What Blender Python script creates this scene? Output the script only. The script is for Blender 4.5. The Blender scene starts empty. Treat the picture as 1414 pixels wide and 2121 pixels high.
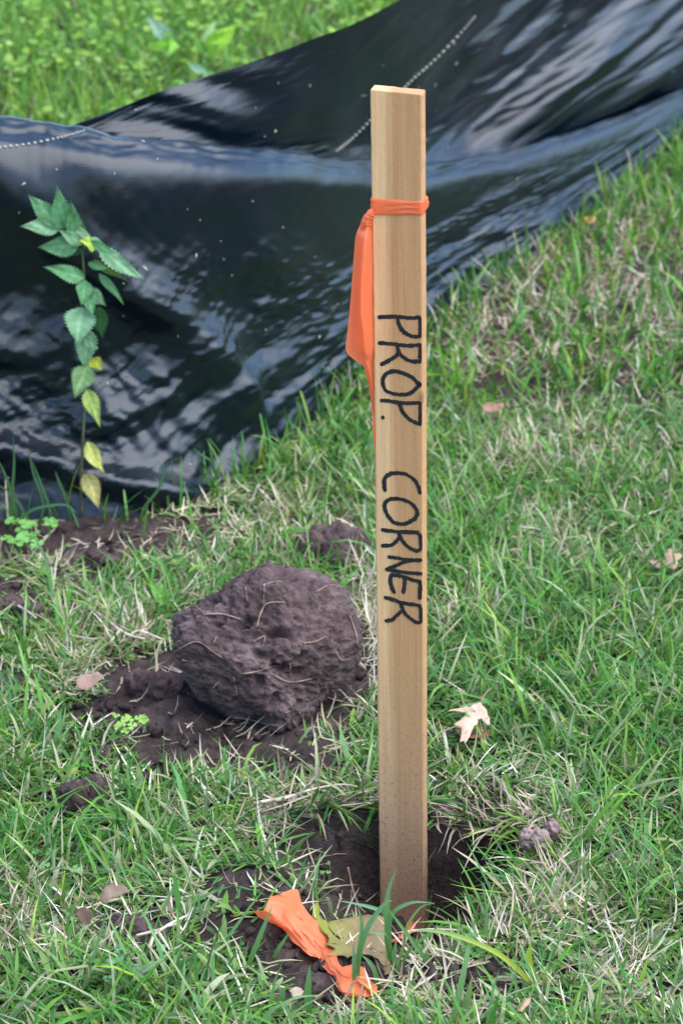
import bpy, bmesh, math, random
import numpy as np
from mathutils import Vector, Matrix
from mathutils.bvhtree import BVHTree
rng = np.random.default_rng(7)
random.seed(7)
R = math.radians
SC = bpy.context.scene
COL = SC.collection

# ------------------------------------------------------------------ camera
CAM = np.array([0.0, 0.0, 1.0]); PITCH = R(22.0); FPX = 4770.0
cam = bpy.data.cameras.new('camera'); camo = bpy.data.objects.new('camera', cam); COL.objects.link(camo)
camo.location = CAM; camo.rotation_euler = (math.pi/2 - PITCH, 0, 0)
cam.sensor_fit = 'VERTICAL'; cam.sensor_height = 36.0; cam.lens = 36.0*FPX/2121.0
cam.clip_start = 0.05; cam.clip_end = 400
cam.dof.use_dof = True; cam.dof.focus_distance = 1.86; cam.dof.aperture_fstop = 11.0
SC.camera = camo
# ------------------------------------------------------------------ world, sun, exposure
SUN_EL, SUN_AZ = R(60), R(108)          # azimuth clockwise from +Y (away from the camera)
w = bpy.data.worlds.new('World'); SC.world = w; w.use_nodes = True
nt = w.node_tree; bg = nt.nodes['Background']
sky = nt.nodes.new('ShaderNodeTexSky'); sky.sky_type = 'NISHITA'; sky.sun_disc = False
sky.ozone_density = 4.0; sky.dust_density = 0.3; sky.sun_elevation = SUN_EL; sky.sun_rotation = SUN_AZ
nt.links.new(sky.outputs[0], bg.inputs[0]); bg.inputs[1].default_value = 0.13
sl = bpy.data.lights.new('sun', 'SUN'); sl.energy = 2.2; sl.angle = R(90); sl.color = (1.0, 0.98, 0.95)
so = bpy.data.objects.new('sun', sl); COL.objects.link(so)
sd = Vector((math.sin(SUN_AZ)*math.cos(SUN_EL), math.cos(SUN_AZ)*math.cos(SUN_EL), math.sin(SUN_EL)))
so.rotation_euler = sd.to_track_quat('Z', 'Y').to_euler()
SC.view_settings.view_transform = 'Standard'; SC.view_settings.look = 'None'
SC.view_settings.exposure = 1.76; SC.view_settings.gamma = 1.0
try:
    SC.cycles.max_bounces = 6; SC.cycles.diffuse_bounces = 3; SC.cycles.glossy_bounces = 3; SC.cycles.transmission_bounces = 4
except Exception: pass

# ------------------------------------------------------------------ noise
_P = np.concatenate([rng.permutation(256)]*3)
_G = rng.normal(size=(256, 3)); _G /= np.linalg.norm(_G, axis=1)[:, None]
def perlin(x, y, z=0.0):
    x, y, z = np.broadcast_arrays(np.asarray(x, float), np.asarray(y, float), np.asarray(z, float))
    xi, yi, zi = np.floor(x).astype(int), np.floor(y).astype(int), np.floor(z).astype(int)
    xf, yf, zf = x-xi, y-yi, z-zi
    u, v, w_ = [t*t*t*(t*(t*6-15)+10) for t in (xf, yf, zf)]
    out = 0
    for i in (0, 1):
        for j in (0, 1):
            for k in (0, 1):
                h = _P[_P[_P[(xi+i) & 255]+((yi+j) & 255)]+((zi+k) & 255)]
                g = _G[h]
                d = g[..., 0]*(xf-i)+g[..., 1]*(yf-j)+g[..., 2]*(zf-k)
                out = out + d*(u if i else 1-u)*(v if j else 1-v)*(w_ if k else 1-w_)
    return out*1.5
def fbm(x, y, z=0.0, o=4, gain=.5):
    s = 0; a = 1
    for i in range(o):
        s = s + a*perlin(x*2**i+i*7.3, y*2**i-i*3.1, np.asarray(z)*2**i+i*1.7); a *= gain
    return s
def facet(x, y, seed=0):
    """flat triangular facets with sharp creases, heights about -1..1"""
    x, y = np.broadcast_arrays(np.asarray(x, float), np.asarray(y, float)); k = (x+y)*.36603; i, j = x+k, y+k
    ii, jj = np.floor(i).astype(int), np.floor(j).astype(int); f, g = i-ii, j-jj
    h = lambda a, b: _P[_P[(a+seed*17) & 255]+((b+seed*41) & 255)]/127.5-1
    up = f > g
    return np.where(up, h(ii, jj)*(1-f)+h(ii+1, jj)*(f-g)+h(ii+1, jj+1)*g, h(ii, jj)*(1-g)+h(ii, jj+1)*(g-f)+h(ii+1, jj+1)*f)
def sstep(a, b, x):
    t = np.clip((x-a)/(b-a), 0, 1); return t*t*(3-2*t)

# ------------------------------------------------------------------ the photo's viewpoint -> places in the world
FW = np.array([0, math.cos(PITCH), -math.sin(PITCH)]); UP = np.array([0, math.sin(PITCH), math.cos(PITCH)])
def ray(px, py):
    px = np.asarray(px, float); py = np.asarray(py, float)
    return FW + ((px-707)/FPX)[..., None]*np.array([1., 0, 0]) + ((1060.5-py)/FPX)[..., None]*UP
def at_y(px, py, y):
    d = ray(px, py); return CAM + d*(np.asarray(y, float)/d[..., 1])[..., None]
BASE_Y = 1.735
HOLE = at_y(836, 1895, BASE_Y)
HX, HY = HOLE[0], HOLE[1]
def hgt(x, y):
    x = np.asarray(x, float); y = np.asarray(y, float)
    t = y-2.25
    sp = np.where(t > 3, t, .25*np.log1p(np.exp(np.clip(t, -5, 3)/.25)))
    z = .10*np.minimum(sp, 5+0*sp) + .006*fbm(x*3, y*3, 0.3, 2)*np.exp(-np.abs(y-3)/9) + .03*fbm(x*.12, y*.12, 4.3, 2)*sstep(8, 20, np.hypot(x, y))
    dx, dy = x-HX, y-HY
    rx = np.where(dx > 0, dx/.105, dx/.118); ry = np.where(dy > 0, dy/.036, dy/.20)
    wob = .10*perlin(x*18, y*18, 9.1)
    r = (np.abs(rx)**2.4+np.abs(ry)**2.4)**(1/2.4) + wob
    z = z - .080*sstep(1.06, .55, r)*(1-.42*sstep(-.02, -.075, dx))*(1-.25*sstep(-.05, -.13, dy))
    z = z - .095*np.exp(-((dx-.056)/.036)**2-((dy+.02)/.050)**2)          # deep pocket right of the stake
    z = z + .024*np.exp(-((dx+.115)/.062)**2-((dy+.115)/.055)**2)          # spoil heap in front of the hole
    return z
def G(px, py):
    px = np.asarray(px, float); py = np.asarray(py, float)
    d = ray(px, py); s = np.full(px.shape, 1.3); hit = np.zeros(px.shape, bool)
    for _ in range(400):
        p = CAM + d*s[..., None]
        hit |= p[..., 2] <= hgt(p[..., 0], p[..., 1])
        if hit.all(): break
        s = np.where(hit, s, s*1.008)
    lo, hi = s/1.008, s
    for _ in range(9):
        m = (lo+hi)/2; p = CAM + d*m[..., None]; b = p[..., 2] <= hgt(p[..., 0], p[..., 1])
        hi = np.where(b, m, hi); lo = np.where(b, lo, m)
    return CAM + d*hi[..., None]
def mmpp(p):     # metres per photo pixel at a point
    return float(np.dot(np.asarray(p)-CAM, FW))/FPX

# ------------------------------------------------------------------ materials
def mat(name, col=(.5, .5, .5), rough=.6, spec=.4):
    m = bpy.data.materials.new(name); m.use_nodes = True
    b = m.node_tree.nodes['Principled BSDF']
    b.inputs['Base Color'].default_value = (*col, 1); b.inputs['Roughness'].default_value = rough
    b.inputs['Specular IOR Level'].default_value = spec
    return m, m.node_tree, b
def node(nt, t, **kw):
    n = nt.nodes.new(t)
    for k, v in kw.items():
        if k in n.inputs.keys(): n.inputs[k].default_value = v
        else: setattr(n, k, v)
    return n
def ramp(nt, fac, stops):
    r = nt.nodes.new('ShaderNodeValToRGB'); e = r.color_ramp.elements
    while len(e) < len(stops): e.new(.5)
    for el, (p, c) in zip(e, stops): el.position = p; el.color = (*c, 1)
    nt.links.new(fac, r.inputs[0]); return r.outputs[0]
def noise(nt, vec, scale, detail=4, rough=.55, dist=0):
    n = node(nt, 'ShaderNodeTexNoise', Scale=scale, Detail=detail, Roughness=rough, Distortion=dist)
    if vec is not None: nt.links.new(vec, n.inputs['Vector'])
    return n.outputs['Fac']
def bump(nt, b, h, strength=.5, dist=.002):
    n = node(nt, 'ShaderNodeBump', Strength=strength, Distance=dist)
    nt.links.new(h, n.inputs['Height']); nt.links.new(n.outputs[0], b.inputs['Normal']); return n
def mixc(nt, fac, a, b, mode='MIX'):
    n = nt.nodes.new('ShaderNodeMix'); n.data_type = 'RGBA'; n.blend_type = mode
    for s, v in ((0, fac), (6, a), (7, b)):
        if hasattr(v, 'is_linked'): nt.links.new(v, n.inputs[s])
        else: n.inputs[s].default_value = v if s == 0 else (*v, 1)
    return n.outputs[2]
def texco(nt, k='Object'):
    return nt.nodes.new('ShaderNodeTexCoord').outputs[k]

def leafy(name, attr=True, col=(.1, .2, .05), trans=.3, rough=.48, spec=.30, vary=0):
    m, t, b = mat(name, col, rough, spec)
    tr = t.nodes.new('ShaderNodeBsdfTranslucent'); mx = t.nodes.new('ShaderNodeMixShader'); mx.inputs[0].default_value = trans
    if attr:
        a = node(t, 'ShaderNodeAttribute', attribute_name='tint'); c = a.outputs['Color']
    else:
        c = mixc(t, noise(t, texco(t), 40, 3), tuple(x*(1-vary) for x in col), tuple(min(1, x*(1+vary)) for x in col))
    t.links.new(c, b.inputs['Base Color']); t.links.new(c, tr.inputs[0])
    o = t.nodes['Material Output']
    t.links.new(b.outputs[0], mx.inputs[1]); t.links.new(tr.outputs[0], mx.inputs[2]); t.links.new(mx.outputs[0], o.inputs[0])
    return m
M_GRASS = leafy('grass_blades', trans=.30)
M_STRAW = leafy('dry_straw', trans=.15, rough=.6, spec=.3)
M_LEAF = leafy('weed_leaves', trans=.25, rough=.62)
M_DRYLEAF = leafy('dead_leaves', trans=.15, rough=.65, spec=.25)

def soil_mat(name, a, b_, c, obj='Object', bs=1.0):
    m, t, b = mat(name, a, .9, .25)
    co = texco(t, obj)
    n1 = noise(t, co, 22, 6, .62); n2 = noise(t, co, 140, 5, .65); n3 = noise(t, co, 480, 3, .6)
    base = ramp(t, n1, [(.32, a), (.55, b_), (.74, c)])
    sp = ramp(t, n2, [(.30, (.55, .52, .52)), (.5, (1, 1, 1)), (.72, (1.35, 1.3, 1.28))])
    t.links.new(mixc(t, 1.0, base, sp, 'MULTIPLY'), b.inputs['Base Color'])
    ad = node(t, 'ShaderNodeMath', operation='MULTIPLY_ADD'); t.links.new(n3, ad.inputs[0]); ad.inputs[1].default_value = .45; t.links.new(n2, ad.inputs[2])
    bump(t, b, ad.outputs[0], .9*bs, .006)
    rg = ramp(t, n1, [(.3, (.7, .7, .7)), (.6, (.95, .95, .95))]); t.links.new(rg, b.inputs['Roughness'])
    return m
M_SOIL = soil_mat('topsoil', (.024, .015, .013), (.056, .038, .034), (.115, .084, .076))
M_CLOD = soil_mat('clay_soil', (.046, .028, .027), (.108, .070, .067), (.215, .152, .145))
M_CLODP = soil_mat('pinkish_soil', (.16, .11, .095), (.28, .20, .18), (.40, .30, .27), bs=.5)
M_ROOT, _t, _b = mat('rootlets', (.30, .21, .15), .8, .2)
_t.links.new(ramp(_t, noise(_t, texco(_t), 60), [(.3, (.13, .08, .06)), (.7, (.33, .23, .18))]), _b.inputs['Base Color'])
M_TWIG, _t, _b = mat('twig_bark', (.45, .36, .26), .7, .3)
_t.links.new(ramp(_t, noise(_t, texco(_t), 80), [(.3, (.30, .22, .15)), (.7, (.62, .54, .42))]), _b.inputs['Base Color'])
M_PEBBLE, _t, _b = mat('pebble_stone', (.4, .3, .2), .6, .4)
_t.links.new(ramp(_t, noise(_t, texco(_t), 200), [(.3, (.33, .25, .16)), (.7, (.5, .42, .30))]), _b.inputs['Base Color'])
M_INK, _t, _b = mat('marker_ink', (.008, .009, .011), .55, .35)
_mp = node(_t, 'ShaderNodeMapping'); _mp.inputs['Scale'].default_value = (1400, 1400, 140); _t.links.new(texco(_t), _mp.inputs[0])
_t.links.new(ramp(_t, noise(_t, _mp.outputs[0], 1.0, 4, .65), [(.45, (.006, .007, .009)), (.62, (.020, .018, .017)), (.78, (.085, .055, .034))]), _b.inputs['Base Color'])
M_YARN, _t, _b = mat('stitch_yarn', (.36, .34, .29), .8, .2)

def ribbon_mat():
    m, t, b = mat('orange_plastic_film', (.95, .12, .035), .28, .5)
    tr = t.nodes.new('ShaderNodeBsdfTranslucent'); mx = t.nodes.new('ShaderNodeMixShader'); mx.inputs[0].default_value = .52
    c = mixc(t, noise(t, texco(t), 25, 2), (.98, .21, .070), (1.0, .29, .12))
    t.links.new(c, b.inputs['Base Color']); t.links.new(c, tr.inputs[0])
    bump(t, b, noise(t, texco(t), 160, 3), .25, .0012)
    t.links.new(b.outputs[0], mx.inputs[1]); t.links.new(tr.outputs[0], mx.inputs[2]); t.links.new(mx.outputs[0], t.nodes['Material Output'].inputs[0])
    return m
M_RIB = ribbon_mat()

def wood_mat():
    m, t, b = mat('sawn_pine', (.4, .26, .15), .72, .3)
    co = texco(t)
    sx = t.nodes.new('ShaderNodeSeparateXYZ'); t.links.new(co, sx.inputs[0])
    mp = node(t, 'ShaderNodeMapping'); mp.inputs['Scale'].default_value = (60, 60, 2.6); t.links.new(co, mp.inputs[0])
    g1 = noise(t, mp.outputs[0], 1.6, 5, .6, .6)
    mp2 = node(t, 'ShaderNodeMapping'); mp2.inputs['Scale'].default_value = (260, 260, 5); t.links.new(co, mp2.inputs[0])
    g2 = noise(t, mp2.outputs[0], 2.0, 4, .6)
    mp3 = node(t, 'ShaderNodeMapping'); mp3.inputs['Scale'].default_value = (420, 60, 300); mp3.inputs['Rotation'].default_value = (0, R(35), 0); t.links.new(co, mp3.inputs[0])
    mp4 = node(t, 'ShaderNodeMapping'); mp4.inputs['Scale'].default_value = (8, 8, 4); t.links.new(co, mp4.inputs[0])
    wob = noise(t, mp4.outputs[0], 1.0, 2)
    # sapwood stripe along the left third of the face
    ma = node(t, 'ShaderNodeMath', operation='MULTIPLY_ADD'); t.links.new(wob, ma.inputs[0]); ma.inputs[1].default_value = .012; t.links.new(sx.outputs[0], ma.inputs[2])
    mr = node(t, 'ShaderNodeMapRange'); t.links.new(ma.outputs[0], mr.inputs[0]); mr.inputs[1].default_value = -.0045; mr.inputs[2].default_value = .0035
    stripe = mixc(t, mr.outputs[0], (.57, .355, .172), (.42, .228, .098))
    c = mixc(t, 1.0, stripe, ramp(t, g1, [(.25, (.80, .78, .76)), (.5, (1, 1, 1)), (.75, (1.14, 1.12, 1.08))]), 'MULTIPLY')
    c = mixc(t, 1.0, c, ramp(t, g2, [(.3, (.90, .89, .88)), (.7, (1.07, 1.07, 1.07))]), 'MULTIPLY')
    # dirt splashed on the lower part
    z = node(t, 'ShaderNodeMapRange'); t.links.new(sx.outputs[2], z.inputs[0]); z.inputs[1].default_value = .30; z.inputs[2].default_value = .02
    sp = noise(t, co, 330, 3, .7); spm = ramp(t, sp, [(.56, (0, 0, 0)), (.68, (1, 1, 1))])
    d1 = node(t, 'ShaderNodeMath', operation='MULTIPLY'); t.links.new(z.outputs[0], d1.inputs[0]); t.links.new(spm, d1.inputs[1])
    d2 = node(t, 'ShaderNodeMath', operation='MULTIPLY'); t.links.new(z.outputs[0], d2.inputs[0]); d2.inputs[1].default_value = .72
    c = mixc(t, d2.outputs[0], c, (.20, .125, .085))
    c = mixc(t, d1.outputs[0], c, (.085, .055, .045))
    # one small knot on the right edge
    kd = node(t, 'ShaderNodeVectorMath', operation='DISTANCE'); t.links.new(co, kd.inputs[0]); kd.inputs[1].default_value = KNOT
    km = ramp(t, kd.outputs['Value'], [(.0022, (1, 1, 1)), (.0062, (0, 0, 0))])
    c = mixc(t, km, c, (.11, .06, .035))
    t.links.new(c, b.inputs['Base Color'])
    sw = noise(t, mp3.outputs[0], 1.0, 2)
    ad = node(t, 'ShaderNodeMath', operation='ADD'); t.links.new(g2, ad.inputs[0]); t.links.new(sw, ad.inputs[1])
    bump(t, b, ad.outputs[0], .5, .0007)
    return m
def fabric_mat():
    m, t, b = mat('woven_black_plastic', (.0015, .0050, .0095), .22, .5)
    uv = texco(t, 'UV')
    a1 = node(t, 'ShaderNodeTexWave', Scale=120.0, Distortion=.4); a1.bands_direction = 'X'; t.links.new(uv, a1.inputs['Vector'])
    a2 = node(t, 'ShaderNodeTexWave', Scale=120.0, Distortion=.4); a2.bands_direction = 'Y'; t.links.new(uv, a2.inputs['Vector'])
    mu = node(t, 'ShaderNodeMath', operation='ADD'); t.links.new(a1.outputs['Fac'], mu.inputs[0]); t.links.new(a2.outputs['Fac'], mu.inputs[1])
    n = noise(t, uv, 110, 5, .65)
    ad = node(t, 'ShaderNodeMath', operation='MULTIPLY_ADD'); t.links.new(n, ad.inputs[0]); ad.inputs[1].default_value = 2.6; t.links.new(mu.outputs[0], ad.inputs[2])
    bump(t, b, ad.outputs[0], .18, .0005)
    rg = ramp(t, noise(t, uv, 9, 4), [(.3, (.17, .17, .17)), (.7, (.28, .28, .28))]); t.links.new(rg, b.inputs['Roughness'])
    du = ramp(t, noise(t, uv, 14, 6, .7), [(.45, (.0012, .0050, .0095)), (.9, (.005, .009, .014))]); t.links.new(du, b.inputs['Base Color'])
    return m

# ------------------------------------------------------------------ object helpers
def mesh_from(name, V, F, m, parent=None, smooth=True, tint=None, uv=None):
    me = bpy.data.meshes.new(name)
    V = np.asarray(V, np.float32)
    if isinstance(F, np.ndarray):
        n, k = F.shape
        me.vertices.add(len(V)); me.vertices.foreach_set('co', V.ravel())
        me.loops.add(n*k); me.loops.foreach_set('vertex_index', F.astype(np.int32).ravel())
        me.polygons.add(n); me.polygons.foreach_set('loop_start', np.arange(0, n*k, k, dtype=np.int32))
        me.update(calc_edges=True)
    else:
        me.from_pydata([tuple(map(float, v)) for v in V], [], [tuple(f) for f in F]); me.update()
    if smooth: me.polygons.foreach_set('use_smooth', np.ones(len(me.polygons), bool))
    if tint is not None:
        a = me.color_attributes.new('tint', 'FLOAT_COLOR', 'POINT')
        t4 = np.ones((len(V), 4), np.float32); t4[:, :3] = tint; a.data.foreach_set('color', t4.ravel())
    if uv is not None:
        l = me.uv_layers.new(name='UVMap'); vi = np.empty(len(me.loops), np.int32); me.loops.foreach_get('vertex_index', vi)
        l.data.foreach_set('uv', np.asarray(uv, np.float32)[vi].ravel())
    me.materials.append(m)
    o = bpy.data.objects.new(name, me); COL.objects.link(o)
    if parent is not None:
        o.parent = parent
    return o
def thing(name, label, cat, loc=(0, 0, 0), group=None):
    o = bpy.data.objects.new(name, None); COL.objects.link(o); o.location = loc; o.empty_display_size = .02
    o['label'] = label; o['category'] = cat
    if group: o['group'] = group
    return o
def tag(o, label, cat, group=None):
    o['label'] = label; o['category'] = cat
    if group: o['group'] = group
    return o
def recenter(o):      # put a one-mesh thing's origin at its base
    me = o.data; n = len(me.vertices); c = np.empty(n*3, np.float32); me.vertices.foreach_get('co', c); c = c.reshape(-1, 3)
    p = c.mean(0); p[2] = c[:, 2].min(); c -= p; me.vertices.foreach_set('co', c.ravel()); me.update()
    o.location = tuple(map(float, p)); return o
def under(parent, V):  # world points -> coordinates of an unrotated parent
    return np.asarray(V, float)-np.array(parent.location)
def catmull(P, n):
    P = np.asarray(P, float); k = len(P)
    if k < 3:
        t = np.linspace(0, 1, n)[:, None]; return P[0]*(1-t)+P[-1]*t
    Q = np.vstack([2*P[0]-P[1], P, 2*P[-1]-P[-2]])
    s = np.linspace(0, k-1, n); i = np.minimum(s.astype(int), k-2); f = (s-i)[:, None]
    a, b, c, d = Q[i], Q[i+1], Q[i+2], Q[i+3]
    return .5*(2*b+(c-a)*f+(2*a-5*b+4*c-d)*f**2+(3*b-a-3*c+d)*f**3)
def spline_u(us, vals, u):   # smooth interpolation on uneven knots
    us = np.asarray(us, float); vals = np.asarray(vals, float)
    m = np.gradient(vals, us, axis=0)
    i = np.clip(np.searchsorted(us, u)-1, 0, len(us)-2); h = us[i+1]-us[i]; t = (u-us[i])/h
    sh = (slice(None),)+(None,)*(vals.ndim-1); t = t[sh]; h = h[sh]
    return (2*t**3-3*t**2+1)*vals[i]+(t**3-2*t**2+t)*h*m[i]+(-2*t**3+3*t**2)*vals[i+1]+(t**3-t**2)*h*m[i+1]
def gridfaces(nu, nv, off=0):
    i = np.arange(nu-1)[:, None]; j = np.arange(nv-1)[None, :]
    a = (i*nv+j).ravel()+off
    return np.stack([a, a+nv, a+nv+1, a+1], 1)
def tube(P, r, k=6):
    P = np.asarray(P, float); n = len(P); r = np.broadcast_to(np.asarray(r, float), (n,))
    T = np.gradient(P, axis=0); T /= np.linalg.norm(T, axis=1)[:, None]+1e-12
    a = np.cross(T, [.13, .31, .94]); a /= np.linalg.norm(a, axis=1)[:, None]+1e-12; b = np.cross(T, a)
    th = np.linspace(0, 2*np.pi, k, endpoint=False)
    V = P[:, None]+r[:, None, None]*(np.cos(th)[None, :, None]*a[:, None]+np.sin(th)[None, :, None]*b[:, None])
    F = [(i*k+j, i*k+(j+1) % k, (i+1)*k+(j+1) % k, (i+1)*k+j) for i in range(n-1) for j in range(k)]
    F += [tuple(range(k-1, -1, -1)), tuple((n-1)*k+j for j in range(k))]
    return V.reshape(-1, 3), F
def joinp(parts):
    V, F, o = [], [], 0
    for v, f in parts:
        V.append(v); F += [tuple(int(i)+o for i in q) for q in f]; o += len(v)
    return np.vstack(V), F
def inpoly(x, y, poly):
    c = np.zeros(x.shape, bool); n = len(poly); j = n-1
    for i in range(n):
        xi, yi = poly[i]; xj, yj = poly[j]
        c ^= ((yi > y) != (yj > y)) & (x < (xj-xi)*(y-yi)/(yj-yi+1e-12)+xi); j = i
    return c

# ------------------------------------------------------------------ where the turf is worn away, where it is straw
def blob(px, py, rx, ry):
    p = G(px, py); s = mmpp(p); el = math.atan2(CAM[2]-p[2], p[1])
    return p[0], p[1], rx*s, ry*s/math.sin(el)
BARE = [blob(*a) for a in [(560, 1420, 215, 150), (340, 1440, 150, 95), (410, 1530, 170, 50), (560, 1575, 170, 36), (160, 1112, 290, 50), (620, 1905, 150, 75), (760, 1990, 110, 55), (730, 2060, 95, 42), (720, 1975, 120, 50), (800, 1950, 70, 40), (965, 1525, 36, 20), (180, 1660, 62, 46), (690, 1150, 75, 60),
        (30, 1265, 70, 55), (35, 1425, 50, 30), (225, 1165, 60, 28), (680, 1850, 125, 75), (935, 1850, 85, 85), (600, 1965, 130, 75), (720, 2010, 110, 50),
        (285, 1935, 75, 38), (780, 1960, 150, 90), (960, 2030, 120, 40), (1040, 1790, 26, 20), (210, 1480, 45, 25), (1020, 815, 60, 16), (760, 1330, 60, 130), (350, 1600, 60, 24), (20, 1070, 60, 40), (1330, 1740, 50, 18), (190, 1560, 40, 20)]]
STRAW = [blob(*a) for a in [(1250, 560, 180, 130), (1050, 700, 170, 90), (1150, 930, 200, 50), (980, 620, 90, 60), (560, 1720, 170, 70), (100, 1930, 190, 90), (1080, 1850, 150, 170), (900, 2050, 200, 80), (1290, 2000, 150, 90), (560, 1090, 260, 60), (240, 1350, 130, 60), (760, 1330, 60, 120), (640, 1660, 150, 50), (30, 1180, 60, 60), (170, 1120, 300, 70), (1160, 1130, 90, 40), (930, 1270, 60, 50), (390, 1900, 120, 50), (250, 1130, 200, 60)]]
LUSH = [blob(*a) for a in [(1150, 1350, 300, 220), (1150, 1640, 280, 130), (120, 1780, 200, 130), (330, 2060, 330, 70), (640, 930, 170, 60), (950, 1020, 90, 120), (700, 1000, 120, 80)]]
SHORT = [blob(*a) for a in [(720, 2090, 190, 70), (985, 1890, 130, 160), (760, 1990, 130, 80), (150, 1100, 300, 60), (430, 1560, 220, 60), (540, 1980, 110, 80), (560, 1545, 200, 60), (330, 1500, 170, 90), (975, 1530, 60, 40), (180, 1700, 90, 50), (185, 1440, 60, 30), (285, 1965, 90, 40), (240, 1880, 70, 30), (1115, 1770, 60, 30)]]
def bfield(L, x, y, soft=.35):
    wx = x+.035*fbm(x*14, y*14, 2.2, 3); wy = y+.05*fbm(x*14, y*10, 5.5, 3)
    o = np.zeros(x.shape)
    for cx, cy, a, b in L:
        r = np.sqrt(((wx-cx)/a)**2+((wy-cy)/b)**2); o = np.maximum(o, sstep(1+soft, 1-soft, r))
    return o

# ------------------------------------------------------------------ ground
def axis(fine0, fine1, step, grow, far):
    a = list(np.arange(fine0, fine1, step)); s = step
    hi, lo = [], []
    v = a[-1]
    while v < far: s *= grow; v += s; hi.append(v)
    s = step; v = a[0]
    while v > -far: s *= grow; v -= s; lo.append(v)
    return np.array(lo[::-1]+a+hi)
gx = axis(-.62, .62, .0046, 1.12, 60); gy = axis(1.32, 2.75, .0050, 1.09, 60)
X, Y = np.meshgrid(gx, gy, indexing='ij')
Z = hgt(X, Y)
near = np.exp(-np.maximum(0, np.hypot(X, Y-2)-1.2)*1.5)
bf = bfield(BARE, X, Y)
Z = Z + near*((.0030+.0048*bf)*fbm(X*42, Y*42, .7, 5, .68)) + near*bf*.004*np.abs(fbm(X*95, Y*95, 1.7, 2)) - .006*(1-bf)*near
ground = mesh_from('ground', np.stack([X, Y, Z], -1).reshape(-1, 3), gridfaces(len(gx), len(gy)), M_SOIL)
ground['kind'] = 'structure'

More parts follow.
